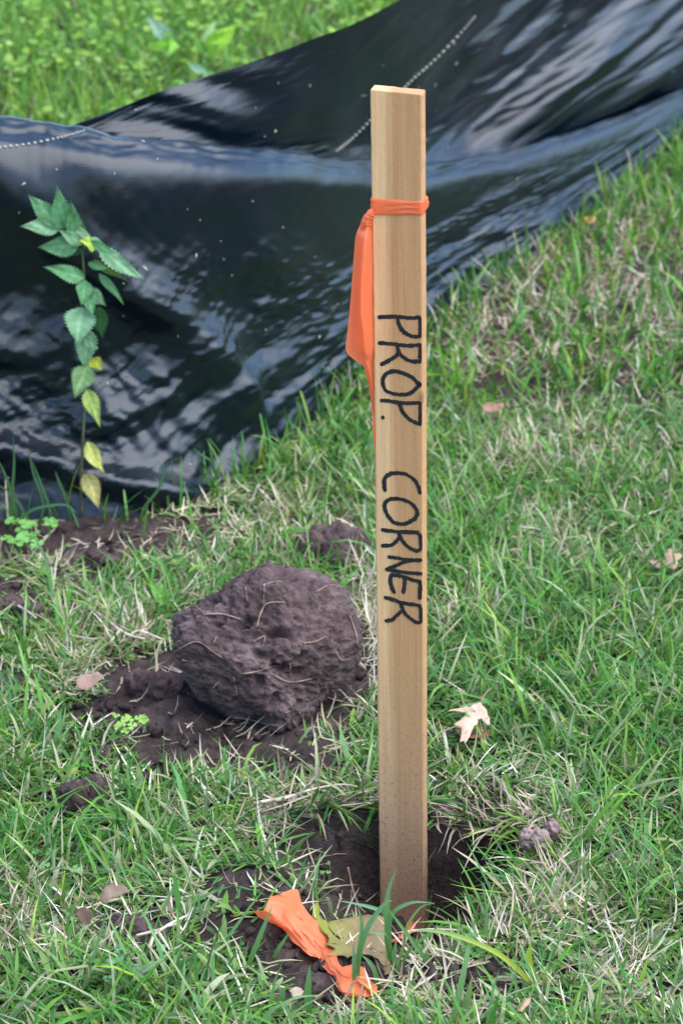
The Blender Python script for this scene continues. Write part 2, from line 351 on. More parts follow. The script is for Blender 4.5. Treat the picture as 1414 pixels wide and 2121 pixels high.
# ------------------------------------------------------------------ silt fence fabric
def build_fence():
    us = np.array([-300, 0, 300, 600, 885, 1100, 1300, 1414, 1700.])
    Bp = np.array([(-330, 1130), (0, 1082), (340, 1050), (590, 918), (890, 678), (1107, 527), (1305, 385), (1430, 288), (1720, 100)], float)
    Rp = np.array([(-300, 215), (0, 250), (300, 293), (600, 320), (885, 345), (1100, 306), (1300, 237), (1414, 190), (1700, 40)], float)
    Tp = np.array([(-260, 330), (30, 300), (335, 190), (700, 62), (1040, -110), (1390, -260), (1700, -330), (1880, -330), (2300, -380)], float)
    lean = np.array([.09, .09, .08, .085, .09, .10, .10, .10, .10])
    ty = np.array([.10, .10, .11, .13, .24, .50, .62, .64, .64])
    Nu, Nv = 520, 400
    u = np.linspace(-300, 1700, Nu)
    Bq, Rq, Tq = spline_u(us, Bp, u), spline_u(us, Rp, u), spline_u(us, Tp, u)
    # small irregularities of the edges
    Rq[:, 1] += 5*perlin(u/70., 3.3) + 2*perlin(u/22., 8.3)
    Tq[:, 1] += 5*perlin(u/90., 6.3)
    B = G(Bq[:, 0], Bq[:, 1])
    Ry = B[:, 1]+spline_u(us, lean, u); Rr = at_y(Rq[:, 0], Rq[:, 1], Ry)
    T = at_y(Tq[:, 0], Tq[:, 1], Ry+spline_u(us, ty, u))
    h = (Rr[:, 2]-B[:, 2])[:, None]
    Z1 = np.array([0, 0, 1.]); Y1 = np.array([0, 1., 0])
    D = Rr-B
    c = np.clip(h/.25, .15, 1)
    stp = (1-sstep(840, 1120, u))[:, None]
    def ins_pt(f, g):
        q = Rr*(1-f)+T*f; q[:, 1] = Rr[:, 1]+(T[:, 1]-Rr[:, 1])*(f+(g-f)*stp[:, 0]); return q
    P = [B-.012*Z1-.01*Y1*c,
         B+D*.22+Y1*(.012*c),
         B+D*.5+Y1*(.002*c),
         B+D*.74-Y1*(.028*c),
         Rr-Y1*(.050*c)-.015*Z1*c,
         Rr-.026*Y1*c-.0055*Z1*c,
         Rr+.012*Y1+.002*Z1,
         Rr+.045*Y1-.028*Z1*np.clip(h/.2, .4, 1),
         ins_pt(.20, .74)-.045*Z1*np.clip(h/.2, .5, 1),
         ins_pt(.52, .86)-.030*Z1,
         ins_pt(.82, .95)-.010*Z1,
         T]
    P = np.stack(P, 1)              # Nu x 12 x 3
    kn = np.array([0, .13, .27, .39, .465, .495, .535, .57, .66, .80, .92, 1.])
    v = np.linspace(0, 1, Nv)
    S = spline_u(kn, P.transpose(1, 0, 2), v).transpose(1, 0, 2)
    # metric coordinates
    du = np.linalg.norm(np.diff(S[:, Nv//2], axis=0), axis=1); U = np.concatenate([[0], np.cumsum(du)])
    dv = np.linalg.norm(np.diff(S, axis=1), axis=2); Vv = np.concatenate([np.zeros((Nu, 1)), np.cumsum(dv, 1)], 1)
    UU = U[:, None]+0*Vv
    N = np.cross(np.gradient(S, axis=0), np.gradient(S, axis=1)); N /= np.linalg.norm(N, axis=2)[..., None]+1e-12
    if N[Nu//2, Nv//4, 1] > 0: N = -N
    front = sstep(.0, .08, v)*sstep(.49, .41, v); ins = sstep(.57, .66, v)*(1-.5*sstep(.95, 1, v))
    ux = u[:, None]+0*Vv
    UA = ux/1750.                                  # folds run along the fence where it recedes
    # the photo's own height along each thread: metres up the drape
    VA = np.clip(v, 0, .52)[None]/.52*.45+0*Vv
    VB = (v[None]-.52)/.48*.30+0*Vv
    def rdg(A, B_, ang, l1, l2, seed, warp=.03):
        ca, sa = math.cos(ang), math.sin(ang)
        wx = warp*perlin(A*7, B_*7, seed+31); wy = warp*perlin(A*7, B_*7, seed+57)
        return perlin(((A+wx)*ca+(B_+wy)*sa)/l1, (-(A+wx)*sa+(B_+wy)*ca)/l2, seed)
    hL = np.clip((Rr[:, 2]-B[:, 2])/.25, .18, 1)[:, None]
    low = sstep(.42, .12, v)*front
    d = front*hL*(.35+.65*sstep(.46, .2, v))*(.012*rdg(UA, VA, R(-48), .30, .085, 1.2) + .008*rdg(UA, VA, R(32), .22, .06, 7.7)) \
        + low*hL*(.0060*rdg(UA, VA, R(-62), .14, .030, 4.4)+.0045*rdg(UA, VA, R(28), .12, .028, 2.9)) \
        + front*hL*(.3+.7*sstep(.46, .2, v))*(.0016*rdg(UA, VA, R(35), .05, .014, 5.9)+.0010*rdg(UA, VA, R(-30), .04, .011, 8.9))
    # broad drape from the top left corner sweeping down to the right, and a fold low on the left
    vc = np.interp(ux, [-300, 0, 150, 330, 460, 560], [.52, .455, .385, .29, .20, .08])
    d = d + .020*np.exp(-((v[None]-vc)/.045)**2)*front*sstep(640, 480, ux)*sstep(-250, 0, ux)
    vf = np.interp(ux, [-300, 0, 280, 450], [.135, .11, .045, .0])
    d = d + .020*np.exp(-((v[None]-vf)/.020)**2)*sstep(470, 300, ux)
    d = d + .012*np.exp(-((v[None]-.235)/.02)**2)*sstep(110, 10, ux)*front
    wr = sstep(760, 980, ux)
    d = d + ins*(wr*(.020*rdg(UA, VB, R(40), .30, .050, 11.2)+.008*rdg(UA, VB, R(46), .16, .024, 13.7)+.0018*rdg(UA, VB, R(25), .05, .010, 14.2))
        + (1-wr)*(.007*rdg(UA, VB, R(100), .30, .05, 17.1)+.010*rdg(UA, VB, R(-45), .2, .05, 19.1)*sstep(560, 380, ux)))
    cr = np.abs(perlin(UA*26+.4*perlin(UA*9, VA*9, 1.3), (VA+VB)*34-UA*14, 21.1))-.3
    cr2 = np.abs(perlin(UA*60+(VA+VB)*20, (VA+VB)*70, 23.7))-.3
    cr3 = np.abs(perlin(UA*110-(VA+VB)*50, (VA+VB)*120, 29.7))-.3
    pat = sstep(-.25, .35, fbm(UA*6, (VA+VB)*7, 25.1, 2))
    def crease(A, B_, ang, l1, l2, seed):
        ca, sa = math.cos(ang), math.sin(ang); A = A+.02*perlin(A*8, B_*8, seed+4)
        return .35-np.abs(perlin((A*ca+B_*sa)/l1, (-A*sa+B_*ca)/l2, seed))
    def fc(A, B_, ang, l1, l2, seed, wv=.012):
        ca, sa = math.cos(ang), math.sin(ang); A = A+wv*perlin(A*11, B_*11, seed+4.4); B_ = B_+wv*perlin(A*11, B_*11, seed+9.4)
        return facet((A*ca+B_*sa)/l1, (-A*sa+B_*ca)/l2, seed)
    pat = .35+.65*sstep(-.25, .35, fbm(UA*6, (VA+VB)*7, 25.1, 2))
    d = d + front*hL*(.15+.85*low)*(.0070*fc(UA, VA, R(-52), .150, .055, 3)+.0046*fc(UA, VA, R(36), .110, .040, 5))
    d = d + front*hL*(.12+.88*sstep(.45, .22, v))*pat*(.0030*fc(UA, VA, R(30), .040, .016, 7)+.0018*fc(UA, VA, R(-35), .020, .009, 9, .006)+.0010*fc(UA, VA, R(20), .010, .005, 15, .003))
    d = d + ins*wr*(.0090*fc(UA, VB, R(42), .20, .045, 11)+.0045*fc(UA, VB, R(-35), .12, .05, 13))
    d = d + ins*pat*(.3+.7*wr)*(.0028*fc(UA, VB, R(35), .045, .014, 17)+.0016*fc(UA, VB, R(10), .022, .008, 19, .006))
    rb = np.exp(-((v-.52)/.028)**2)
    d = d + rb*(.0026*perlin(UA*45, (VA+VB)*60, 2.1)+.003*perlin(UA*12, (VA+VB)*14, 5.1))
    d = d + (.00045*fbm(UU*50, Vv*50, 3.3, 2))*(front+.6*ins)
    S = S+N*d[..., None]
    # never below the soil
    S[..., 2] = np.maximum(S[..., 2], hgt(S[..., 0], S[..., 1])-.02)
    root = thing('silt_fence', 'black woven plastic silt fence sagging in a fold across the lawn', 'silt fence', tuple(B[Nu//3]))
    uv = np.stack([UU, Vv], -1).reshape(-1, 2)
    F = gridfaces(Nu, Nv)
    fo = mesh_from('fabric', under(root, S.reshape(-1, 3)), F, fabric_mat(), root, True, uv=uv)
    bv = BVHTree.FromPolygons([tuple(p) for p in S[::2, ::2].reshape(-1, 3)], [tuple(map(int, q)) for q in gridfaces(len(S[::2]), len(S[0, ::2]))])
    foot = [tuple(p) for p in B[:, :2]] + [tuple(p) for p in T[::-1, :2]]
    return root, bv, foot, B
FENCE, FBV, FOOT, FB = build_fence()
def on_fabric(px, py):
    d = ray(px, py); d = d/np.linalg.norm(d)
    h = FBV.ray_cast(Vector(CAM), Vector(d))
    return (np.array(h[0]), np.array(h[1])) if h[0] is not None else (None, None)
def stitch(pts, n):
    parts = []
    bm = bmesh.new(); bmesh.ops.create_icosphere(bm, subdivisions=1, radius=1); bv = np.array([v.co[:] for v in bm.verts]); bf_ = [tuple(v.index for v in f.verts) for f in bm.faces]; bm.free()
    Pp = catmull(np.array(pts, float), n)
    H = [on_fabric(np.array(p[0]), np.array(p[1])) for p in Pp]
    for i in range(n-1):
        (a, na), (b, _) = H[i], H[i+1]
        if a is None or b is None or np.linalg.norm(b-a) > .05: continue
        if np.dot(na, CAM-a) < 0: na = -na
        t = b-a; L = np.linalg.norm(t); t /= L+1e-9; s = np.cross(na, t)
        q = a+na*.0008
        parts.append((q+bv[:, :1]*t*min(L*.32, .005)*random.uniform(.8, 1.1)+bv[:, 1:2]*s*.0016+bv[:, 2:]*na*.0014, bf_))
    V, F = joinp(parts); mesh_from('stitching', under(FENCE, V), F, M_YARN, FENCE)
stitch([(-40, 310), (0, 306), (60, 299), (120, 287), (150, 279), (180, 270)], 26)
stitch([(697, 312), (730, 285), (775, 240), (815, 203), (855, 163), (905, 118), (960, 60), (985, 30)], 44)

# ------------------------------------------------------------------ stake
PB = at_y(836, 1895, BASE_Y)
SW, ST = .0392, .0185
def stake_frame():
    top = None
    # same depth plane at the head of the stake
    t = at_y(824, 186, BASE_Y-.002)
    zax = t-PB; L = np.linalg.norm(zax); zax /= L
    yaw = R(11.5)
    x0 = np.array([math.cos(yaw), math.sin(-yaw), 0]); xax = x0-zax*np.dot(x0, zax); xax /= np.linalg.norm(xax)
    return PB, xax, np.cross(zax, xax), zax, L
SO, SX, SY, SZ, SL = stake_frame()
def to_face(px, py):      # photo point -> (x, z) on the stake's front face
    o = SO-SY*ST/2; d = ray(np.array(px), np.array(py)); s = np.dot(o-CAM, SY)/np.dot(d, SY); q = CAM+d*s-SO
    return np.dot(q, SX), np.dot(q, SZ)
kx, kz = to_face(880, 826); KNOT = (float(kx), -ST/2, float(kz))
STAKE = thing('survey_stake', 'upright sawn wooden stake hand lettered in black and standing in a dug hole', 'stake')
STAKE.matrix_world = Matrix(((SX[0], SY[0], SZ[0], SO[0]), (SX[1], SY[1], SZ[1], SO[1]), (SX[2], SY[2], SZ[2], SO[2]), (0, 0, 0, 1)))
def build_stake():
    zs = np.concatenate([np.linspace(-.16, SL-.0012, 150), [SL]])
    prof = []; c = .0011
    a, b = SW/2, ST/2
    xs = np.linspace(-a+c, a-c, 9); ys = np.linspace(-b+c, b-c, 5)
    ring = [(x, -b) for x in xs]+[(a, y) for y in ys]+[(x, b) for x in xs[::-1]]+[(-a, y) for y in ys[::-1]]
    ring = np.array(ring); k = len(ring)
    V = []
    for i, z in enumerate(zs):
        r = ring.copy()
        edge = np.clip((np.abs(r[:, 0])-a+.004)/.004, 0, 1)
        r[:, 0] += edge*np.sign(r[:, 0])*.00035*fbm(z*90, np.sign(r[:, 0])*7, 0, 3)
        r[:, 0] += .0006*perlin(z*3, 1.1, 2.2)
        if i == len(zs)-1: r *= .985
        zz = z + (0 if i < len(zs)-2 else -.0014*r[:, 0]/a + .0004*perlin(r[:, 0]*400, r[:, 1]*400, 3))
        V.append(np.column_stack([r, np.zeros(k)+zz]))
    V = np.vstack(V); n = len(zs)
    F = [(i*k+j, i*k+(j+1) % k, (i+1)*k+(j+1) % k, (i+1)*k+j) for i in range(n-1) for j in range(k)]
    V = np.vstack([V, [[0, 0, SL]]]); F += [((n-1)*k+j, (n-1)*k+(j+1) % k, n*k) for j in range(k)]
    parts = [(V, F)]
    # splinters along the sawn arris
    for i in range(60):
        z = random.uniform(.05, SL-.02); L = random.uniform(.0012, .0034); s = 1 if random.random() < .8 else -1
        p0 = np.array([s*SW/2-.0003*s, -ST/2+random.uniform(0, ST*.9), z]); p1 = p0+np.array([s*L*.6, -.0003, L*random.uniform(-1, 1)])
        parts.append(tube([p0, (p0+p1)/2+[0, 0, .0003], p1], [.00025, .0002, .00006], 4))
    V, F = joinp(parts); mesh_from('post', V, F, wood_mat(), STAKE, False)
build_stake()
def c1(pts): return [(690+x/6.733, 630+y/6.733) for x, y in pts]
def c2(pts): return [(690+x/6.06, 960+y/6.06) for x, y in pts]
STROKES = [c1(s) for s in [
    [(640, 180), (760, 175), (880, 175), (1040, 190), (1200, 185)],
    [(1170, 180), (1225, 205), (1252, 290), (1250, 400), (1235, 440), (1170, 452), (1080, 440), (980, 380), (915, 280), (895, 185)],
    [(645, 540), (780, 550), (900, 562), (1060, 578), (1210, 568)],
    [(1200, 565), (1228, 640), (1250, 740), (1225, 785), (1150, 800), (1050, 780), (950, 720), (905, 640), (895, 565)],
    [(905, 685), (860, 735), (780, 780), (675, 838)],
    [(1210, 1120), (1150, 1070), (1085, 1010), (960, 955), (860, 935), (760, 955), (700, 1020), (690, 1090), (720, 1190), (790, 1235), (920, 1260), (1040, 1250), (1090, 1230), (1150, 1175), (1212, 1120)],
    [(672, 1342), (780, 1350), (900, 1368), (1040, 1380), (1190, 1375)],
    [(1190, 1372), (1245, 1400), (1262, 1500), (1268, 1590), (1250, 1660), (1170, 1660), (1050, 1590), (960, 1490), (925, 1390)],
]] + [c2(s) for s in [
    [(648, 330), (638, 250), (645, 190), (700, 135), (790, 118), (900, 130), (1000, 190), (1060, 270), (1088, 365)],
    [(800, 438), (720, 445), (655, 490), (648, 570), (690, 660), (760, 735), (850, 758), (930, 745), (1010, 700), (1050, 640), (1045, 580), (990, 510), (900, 460), (800, 438)],
    [(618, 830), (740, 848), (860, 858), (1060, 860)],
    [(1045, 860), (1090, 905), (1128, 980), (1105, 1050), (1065, 1095), (990, 1075), (910, 1020), (850, 940), (825, 865)],
    [(822, 935), (780, 985), (720, 1022), (620, 1030)],
    [(700, 1172), (800, 1185), (930, 1208), (1100, 1210)],
    [(1090, 1212), (960, 1215), (820, 1265), (672, 1330)],
    [(672, 1325), (760, 1345), (900, 1365), (1100, 1382)],
    [(1085, 1480), (1000, 1462), (880, 1420), (760, 1400), (722, 1410), (722, 1500), (740, 1570), (765, 1612)],
    [(898, 1440), (895, 1510), (882, 1612)],
    [(1085, 1475), (1092, 1540), (1085, 1690)],
    [(655, 1680), (760, 1710), (860, 1745), (1080, 1780)],
    [(1080, 1780), (1115, 1870), (1120, 1950), (1085, 1990), (1030, 1985), (940, 1920), (880, 1850), (850, 1760)],
    [(845, 1860), (780, 1920), (740, 1960), (665, 1972)],
]]
def lettering():
    V, F = [], []
    for si, s in enumerate(STROKES):
        q = np.array([to_face(x, y) for x, y in s], float)
        n = max(8, int(np.sum(np.linalg.norm(np.diff(q, axis=0), axis=1))/.0006))
        q = catmull(q, n)
        t = np.gradient(q, axis=0); t /= np.linalg.norm(t, axis=1)[:, None]+1e-9; nn = np.column_stack([-t[:, 1], t[:, 0]])
        hw = .00166*(1+.14*perlin(np.arange(n)*.06, si*3.3)+.08*perlin(np.arange(n)*.35, si*5.3)) 
        e1 = hw+.00026*rng.normal(size=n).clip(-1.5, 2.2); e2 = hw+.00026*rng.normal(size=n).clip(-1.5, 1.5)
        lim = SW/2-.0005; q[:, 0] = np.clip(q[:, 0], -lim, lim-hw*.8)
        L, Rr = q+nn*e1[:, None], q-nn*e2[:, None]
        y0 = -ST/2-.00025-si*.000012
        for p in (L, Rr): p[:, 0] = np.clip(p[:, 0], -lim, lim)
        o = len(V); 
        for a, b in zip(L, Rr): V += [(a[0], y0, a[1]), (b[0], y0, b[1])]
        F += [(o+2*i, o+2*i+2, o+2*i+3, o+2*i+1) for i in range(n-1)]
        for e in (0, n-1):      # rounded pen ends
            cpt = q[e]; k = 10; o2 = len(V); rr = hw[e]*.98
            for j in range(k):
                a = 2*math.pi*j/k; V.append((np.clip(cpt[0]+rr*math.cos(a)*.9, -lim, lim), y0-.000005, cpt[1]+rr*math.sin(a)))
            F.append(tuple(range(o2, o2+k)))
    cx, cz = to_face(690+690/6.733, 630+1578/6.733); k = 12; o2 = len(V)
    for j in range(k):
        a = 2*math.pi*j/k; rr = .0016*random.uniform(.75, 1.2); V.append((cx+rr*math.cos(a), -ST/2-.0006, cz+rr*1.2*math.sin(a)))
    F.append(tuple(range(o2, o2+k)))
    mesh_from('lettering', np.array(V), F, M_INK, STAKE, False)
lettering()

# ------------------------------------------------------------------ ribbon tied round the stake
RIBBON = thing('flagging_ribbon', 'bright orange plastic ribbon tied round the wooden stake with a hanging tail', 'ribbon')
RIBBON.matrix_world = STAKE.matrix_world.copy()
def to_local(W): 
    q = np.asarray(W, float)-SO; return np.stack([q@SX, q@SY, q@SZ], -1)
def band():
    _, z0 = to_face(826, 415); _, z1 = to_face(826, 446)
    nr = 15; c = .003
    a, b = SW/2+.0006, ST/2+.0006
    pts = []
    for (cx, cy, a0) in ((a-c, -b+c, -90), (a-c, b-c, 0), (-a+c, b-c, 90), (-a+c, -b+c, 180)):
        for k in range(6):
            t = R(a0+90*k/5); pts.append((cx+c*math.cos(t), cy+c*math.sin(t)))
    ring = np.array(pts); seg = np.linalg.norm(np.roll(ring, -1, 0)-ring, axis=1)
    # resample finely along the perimeter
    cum = np.concatenate([[0], np.cumsum(seg)]); Lp = cum[-1]; s = np.linspace(0, Lp, 120, endpoint=False)
    rr = np.vstack([ring, ring[:1]]); rx = np.interp(s, cum, rr[:, 0]); ry = np.interp(s, cum, rr[:, 1])
    V = np.zeros((120, nr, 3))
    nx, ny = rx/a, ry/b; ln = np.hypot(nx, ny)
    for j in range(nr):
        t = j/(nr-1)
        zt = z0+(z1-z0)*t + .0012*np.sin(s/Lp*2*np.pi*1.0+1)*(t-.5) + .0008*perlin(s*60, t*2)+.0006
        bulge = .00045+.00085*np.abs(perlin(s*35+5, t*5.0, 2))+.0016*np.exp(-((s-Lp*.16)/.008)**2)*math.sin(math.pi*t)
        off = bulge*(1 if 0 < j < nr-1 else .5)
        V[:, j, 0] = rx+np.where(np.abs(ny) >= np.abs(nx), 0, np.sign(rx))*off; V[:, j, 1] = ry+np.where(np.abs(ny) >= np.abs(nx)*.9, np.sign(ry), 0)*off; V[:, j, 2] = zt
    F = []
    for i in range(120):
        for j in range(nr-1):
            i2 = (i+1) % 120; F.append((i*nr+j, i2*nr+j, i2*nr+j+1, i*nr+j+1))
    mesh_from('band', V.reshape(-1, 3), F, M_RIB, RIBBON)
band()
def strip(rows, ncol, yfun, name, parent, loc, fold=.0, wr=.0006, seed=0, n=90):
    """a film strip: rows of (photo left, photo mid, photo right) points -> a smooth crumpled sheet"""
    A = np.array(rows, float)                      # k x 3 x (px, py, y)
    A = catmull(A.reshape(len(A), -1), n).reshape(n, 3, 3)
    t = np.linspace(0, 2, ncol); V = np.zeros((n, ncol, 3))
    for j, tt in enumerate(t):
        i = min(int(tt), 1); f = tt-i
        q = A[:, i]*(1-f)+A[:, i+1]*f
        V[:, j] = at_y(q[:, 0], q[:, 1], q[:, 2])
    s = np.arange(n)[:, None]/n; c = t[None]
    V[..., 1] += wr*(fbm(s*9, c*2.2, seed, 3)-1.6*np.abs(perlin(s*7+c*1.4, c*2.5-s*3, seed+2))+.5*np.abs(perlin(s*26, c*6+s*8, seed+7))); V[..., 2] += wr*.5*fbm(s*9, c*2.2, seed+5, 3)
    V[..., 1] += fold*np.sin(c*5.2+1.2+2.2*s+.8*np.sin(s*9))*(.5+.5*np.cos(s*7))
    o = mesh_from(name, loc(V.reshape(-1, 3)), gridfaces(n, ncol), M_RIB, parent)
    return o
yk = float((SO-SX*SW/2-SY*ST/2)[1])       # depth of the stake's front left arris
def tl(y, l, f, r, py2=None, dl=.004, df=-.006, dr=.004):
    return [(l, y, yk+dl), (f, y+3, yk+df), (r, y+6, yk+dr)]
rows = [tl(436, 766, 769, 774, dl=-.001, df=-.004, dr=-.001), tl(447, 755, 763, 775), tl(466, 746, 760, 776), tl(492, 736, 757, 776, df=-.014), tl(550, 731, 749, 777, dl=.010, df=-.017), tl(630, 725, 745, 777, dl=.012, df=-.017),
        tl(690, 719, 752, 777, dl=.012, df=-.017), tl(724, 716, 754, 776, dl=.010, df=-.015), tl(742, 730, 756, 775, dl=.006, df=-.005), tl(758, 751, 761, 774, dl=.004, df=-.003), tl(775, 757, 766, 774, dl=.002, df=-.001), tl(800, 763, 770, 777, dl=.004, df=-.001, dr=.006),
        tl(840, 769, 774, 780, dl=.002, df=.002, dr=.008), tl(885, 772, 776, 783, dl=-.001, df=.0, dr=.009), tl(940, 776, 779, 785, dl=-.001, df=.0, dr=.009), tl(1002, 780, 783, 787, dl=-.001, df=.001, dr=.009)]
strip(rows, 13, None, 'tail', RIBBON, to_local, wr=.0014, seed=1)
def knot():
    c = at_y(768, 444, yk-.001)
    bm = bmesh.new(); bmesh.ops.create_icosphere(bm, subdivisions=4, radius=1)
    V = np.array([v.co[:] for v in bm.verts]); F = [tuple(v.index for v in f.verts) for f in bm.faces]; bm.free()
    r = 1+.28*fbm(V[:, 0]*1.6, V[:, 1]*1.6, V[:, 2]*1.6, 3)+.16*np.sin(V[:, 2]*9+V[:, 0]*5)
    W = c+V*r[:, None]*np.array([.0030, .0034, .0040])
    mesh_from('knot', to_local(W), F, M_RIB, RIBBON)
    # the short loop end standing off the knot
    rows = [[(770, 430, yk-.002), (772, 433, yk-.005), (774, 437, yk-.002)], [(762, 437, yk-.004), (766, 441, yk-.009), (771, 447, yk-.003)], [(753, 447, yk-.003), (760, 453, yk-.009), (772, 458, yk-.002)],
            [(746, 464, yk-.002), (756, 467, yk-.008), (773, 464, yk-.001)], [(744, 480, yk), (757, 472, yk-.005), (775, 468, yk)]]
    strip(rows, 7, None, 'loop', RIBBON, to_local, wr=.0012, seed=4, n=30)
knot()

# ------------------------------------------------------------------ ribbon fallen beside the hole
def fallen():
    A = [(532, 1890), (556, 1905), (585, 1919), (613, 1947), (641, 1972), (663, 1981), (668, 1995), (681, 2011), (695, 2022), (704, 2046), (726, 2052), (755, 2056), (773, 2053)]
    B = [(580, 1846), (609, 1846), (622, 1876), (646, 1905), (669, 1927), (682, 1950), (692, 1972), (699, 1993), (710, 2004), (733, 2006), (752, 2015), (764, 2034), (781, 2050)]
    A, B = [tuple(np.array(a)+(np.array(a)-np.array(b))*.12) for a, b in zip(A, B)], [tuple(np.array(b)+(np.array(b)-np.array(a))*.10) for a, b in zip(A, B)]
    lift = [.020, .022, .018, .014, .012, .008, .004, .006, .010, .012, .010, .006, .003]
    rows = []
    for i, (a, b, l) in enumerate(zip(A, B, lift)):
        m = ((a[0]+b[0])/2, (a[1]+b[1])/2)
        ga, gb, gm = G(*a), G(*b), G(*m)
        ya = ga[1]-.010; yb = gb[1]-.016; ym = min(gm[1], (ya+yb)/2)-l*.6
        rows.append([(a[0], a[1], ya), (m[0], m[1], ym), (b[0], b[1], yb)])
    o = strip(rows, 31, None, 'fallen_ribbon', None, lambda V: V, wr=.0020, seed=9, n=160, fold=.0045)
    recenter(o); tag(o, 'crumpled strip of orange plastic ribbon lying in front of the hole', 'ribbon')
    r2 = [(842, 1912, 853, 1908, 866, 1905), (838, 1922, 852, 1918, 867, 1914), (832, 1932, 850, 1930, 866, 1925), (822, 1942, 834, 1940, 846, 1934), (806, 1948, 812, 1950, 822, 1952)]
    rows = []
    for a in r2:
        yy = [float(G(a[k], a[k+1])[1])-.012 for k in (0, 2, 4)]
        rows.append([(a[0], a[1], yy[0]), (a[2], a[3], yy[1]-.006), (a[4], a[5], yy[2])])
    o = strip(rows, 7, None, 'ribbon_scrap', None, lambda V: V, wr=.002, seed=13, n=30)
    recenter(o); tag(o, 'small orange ribbon scrap at the foot of the stake behind grass blades', 'ribbon')
fallen()

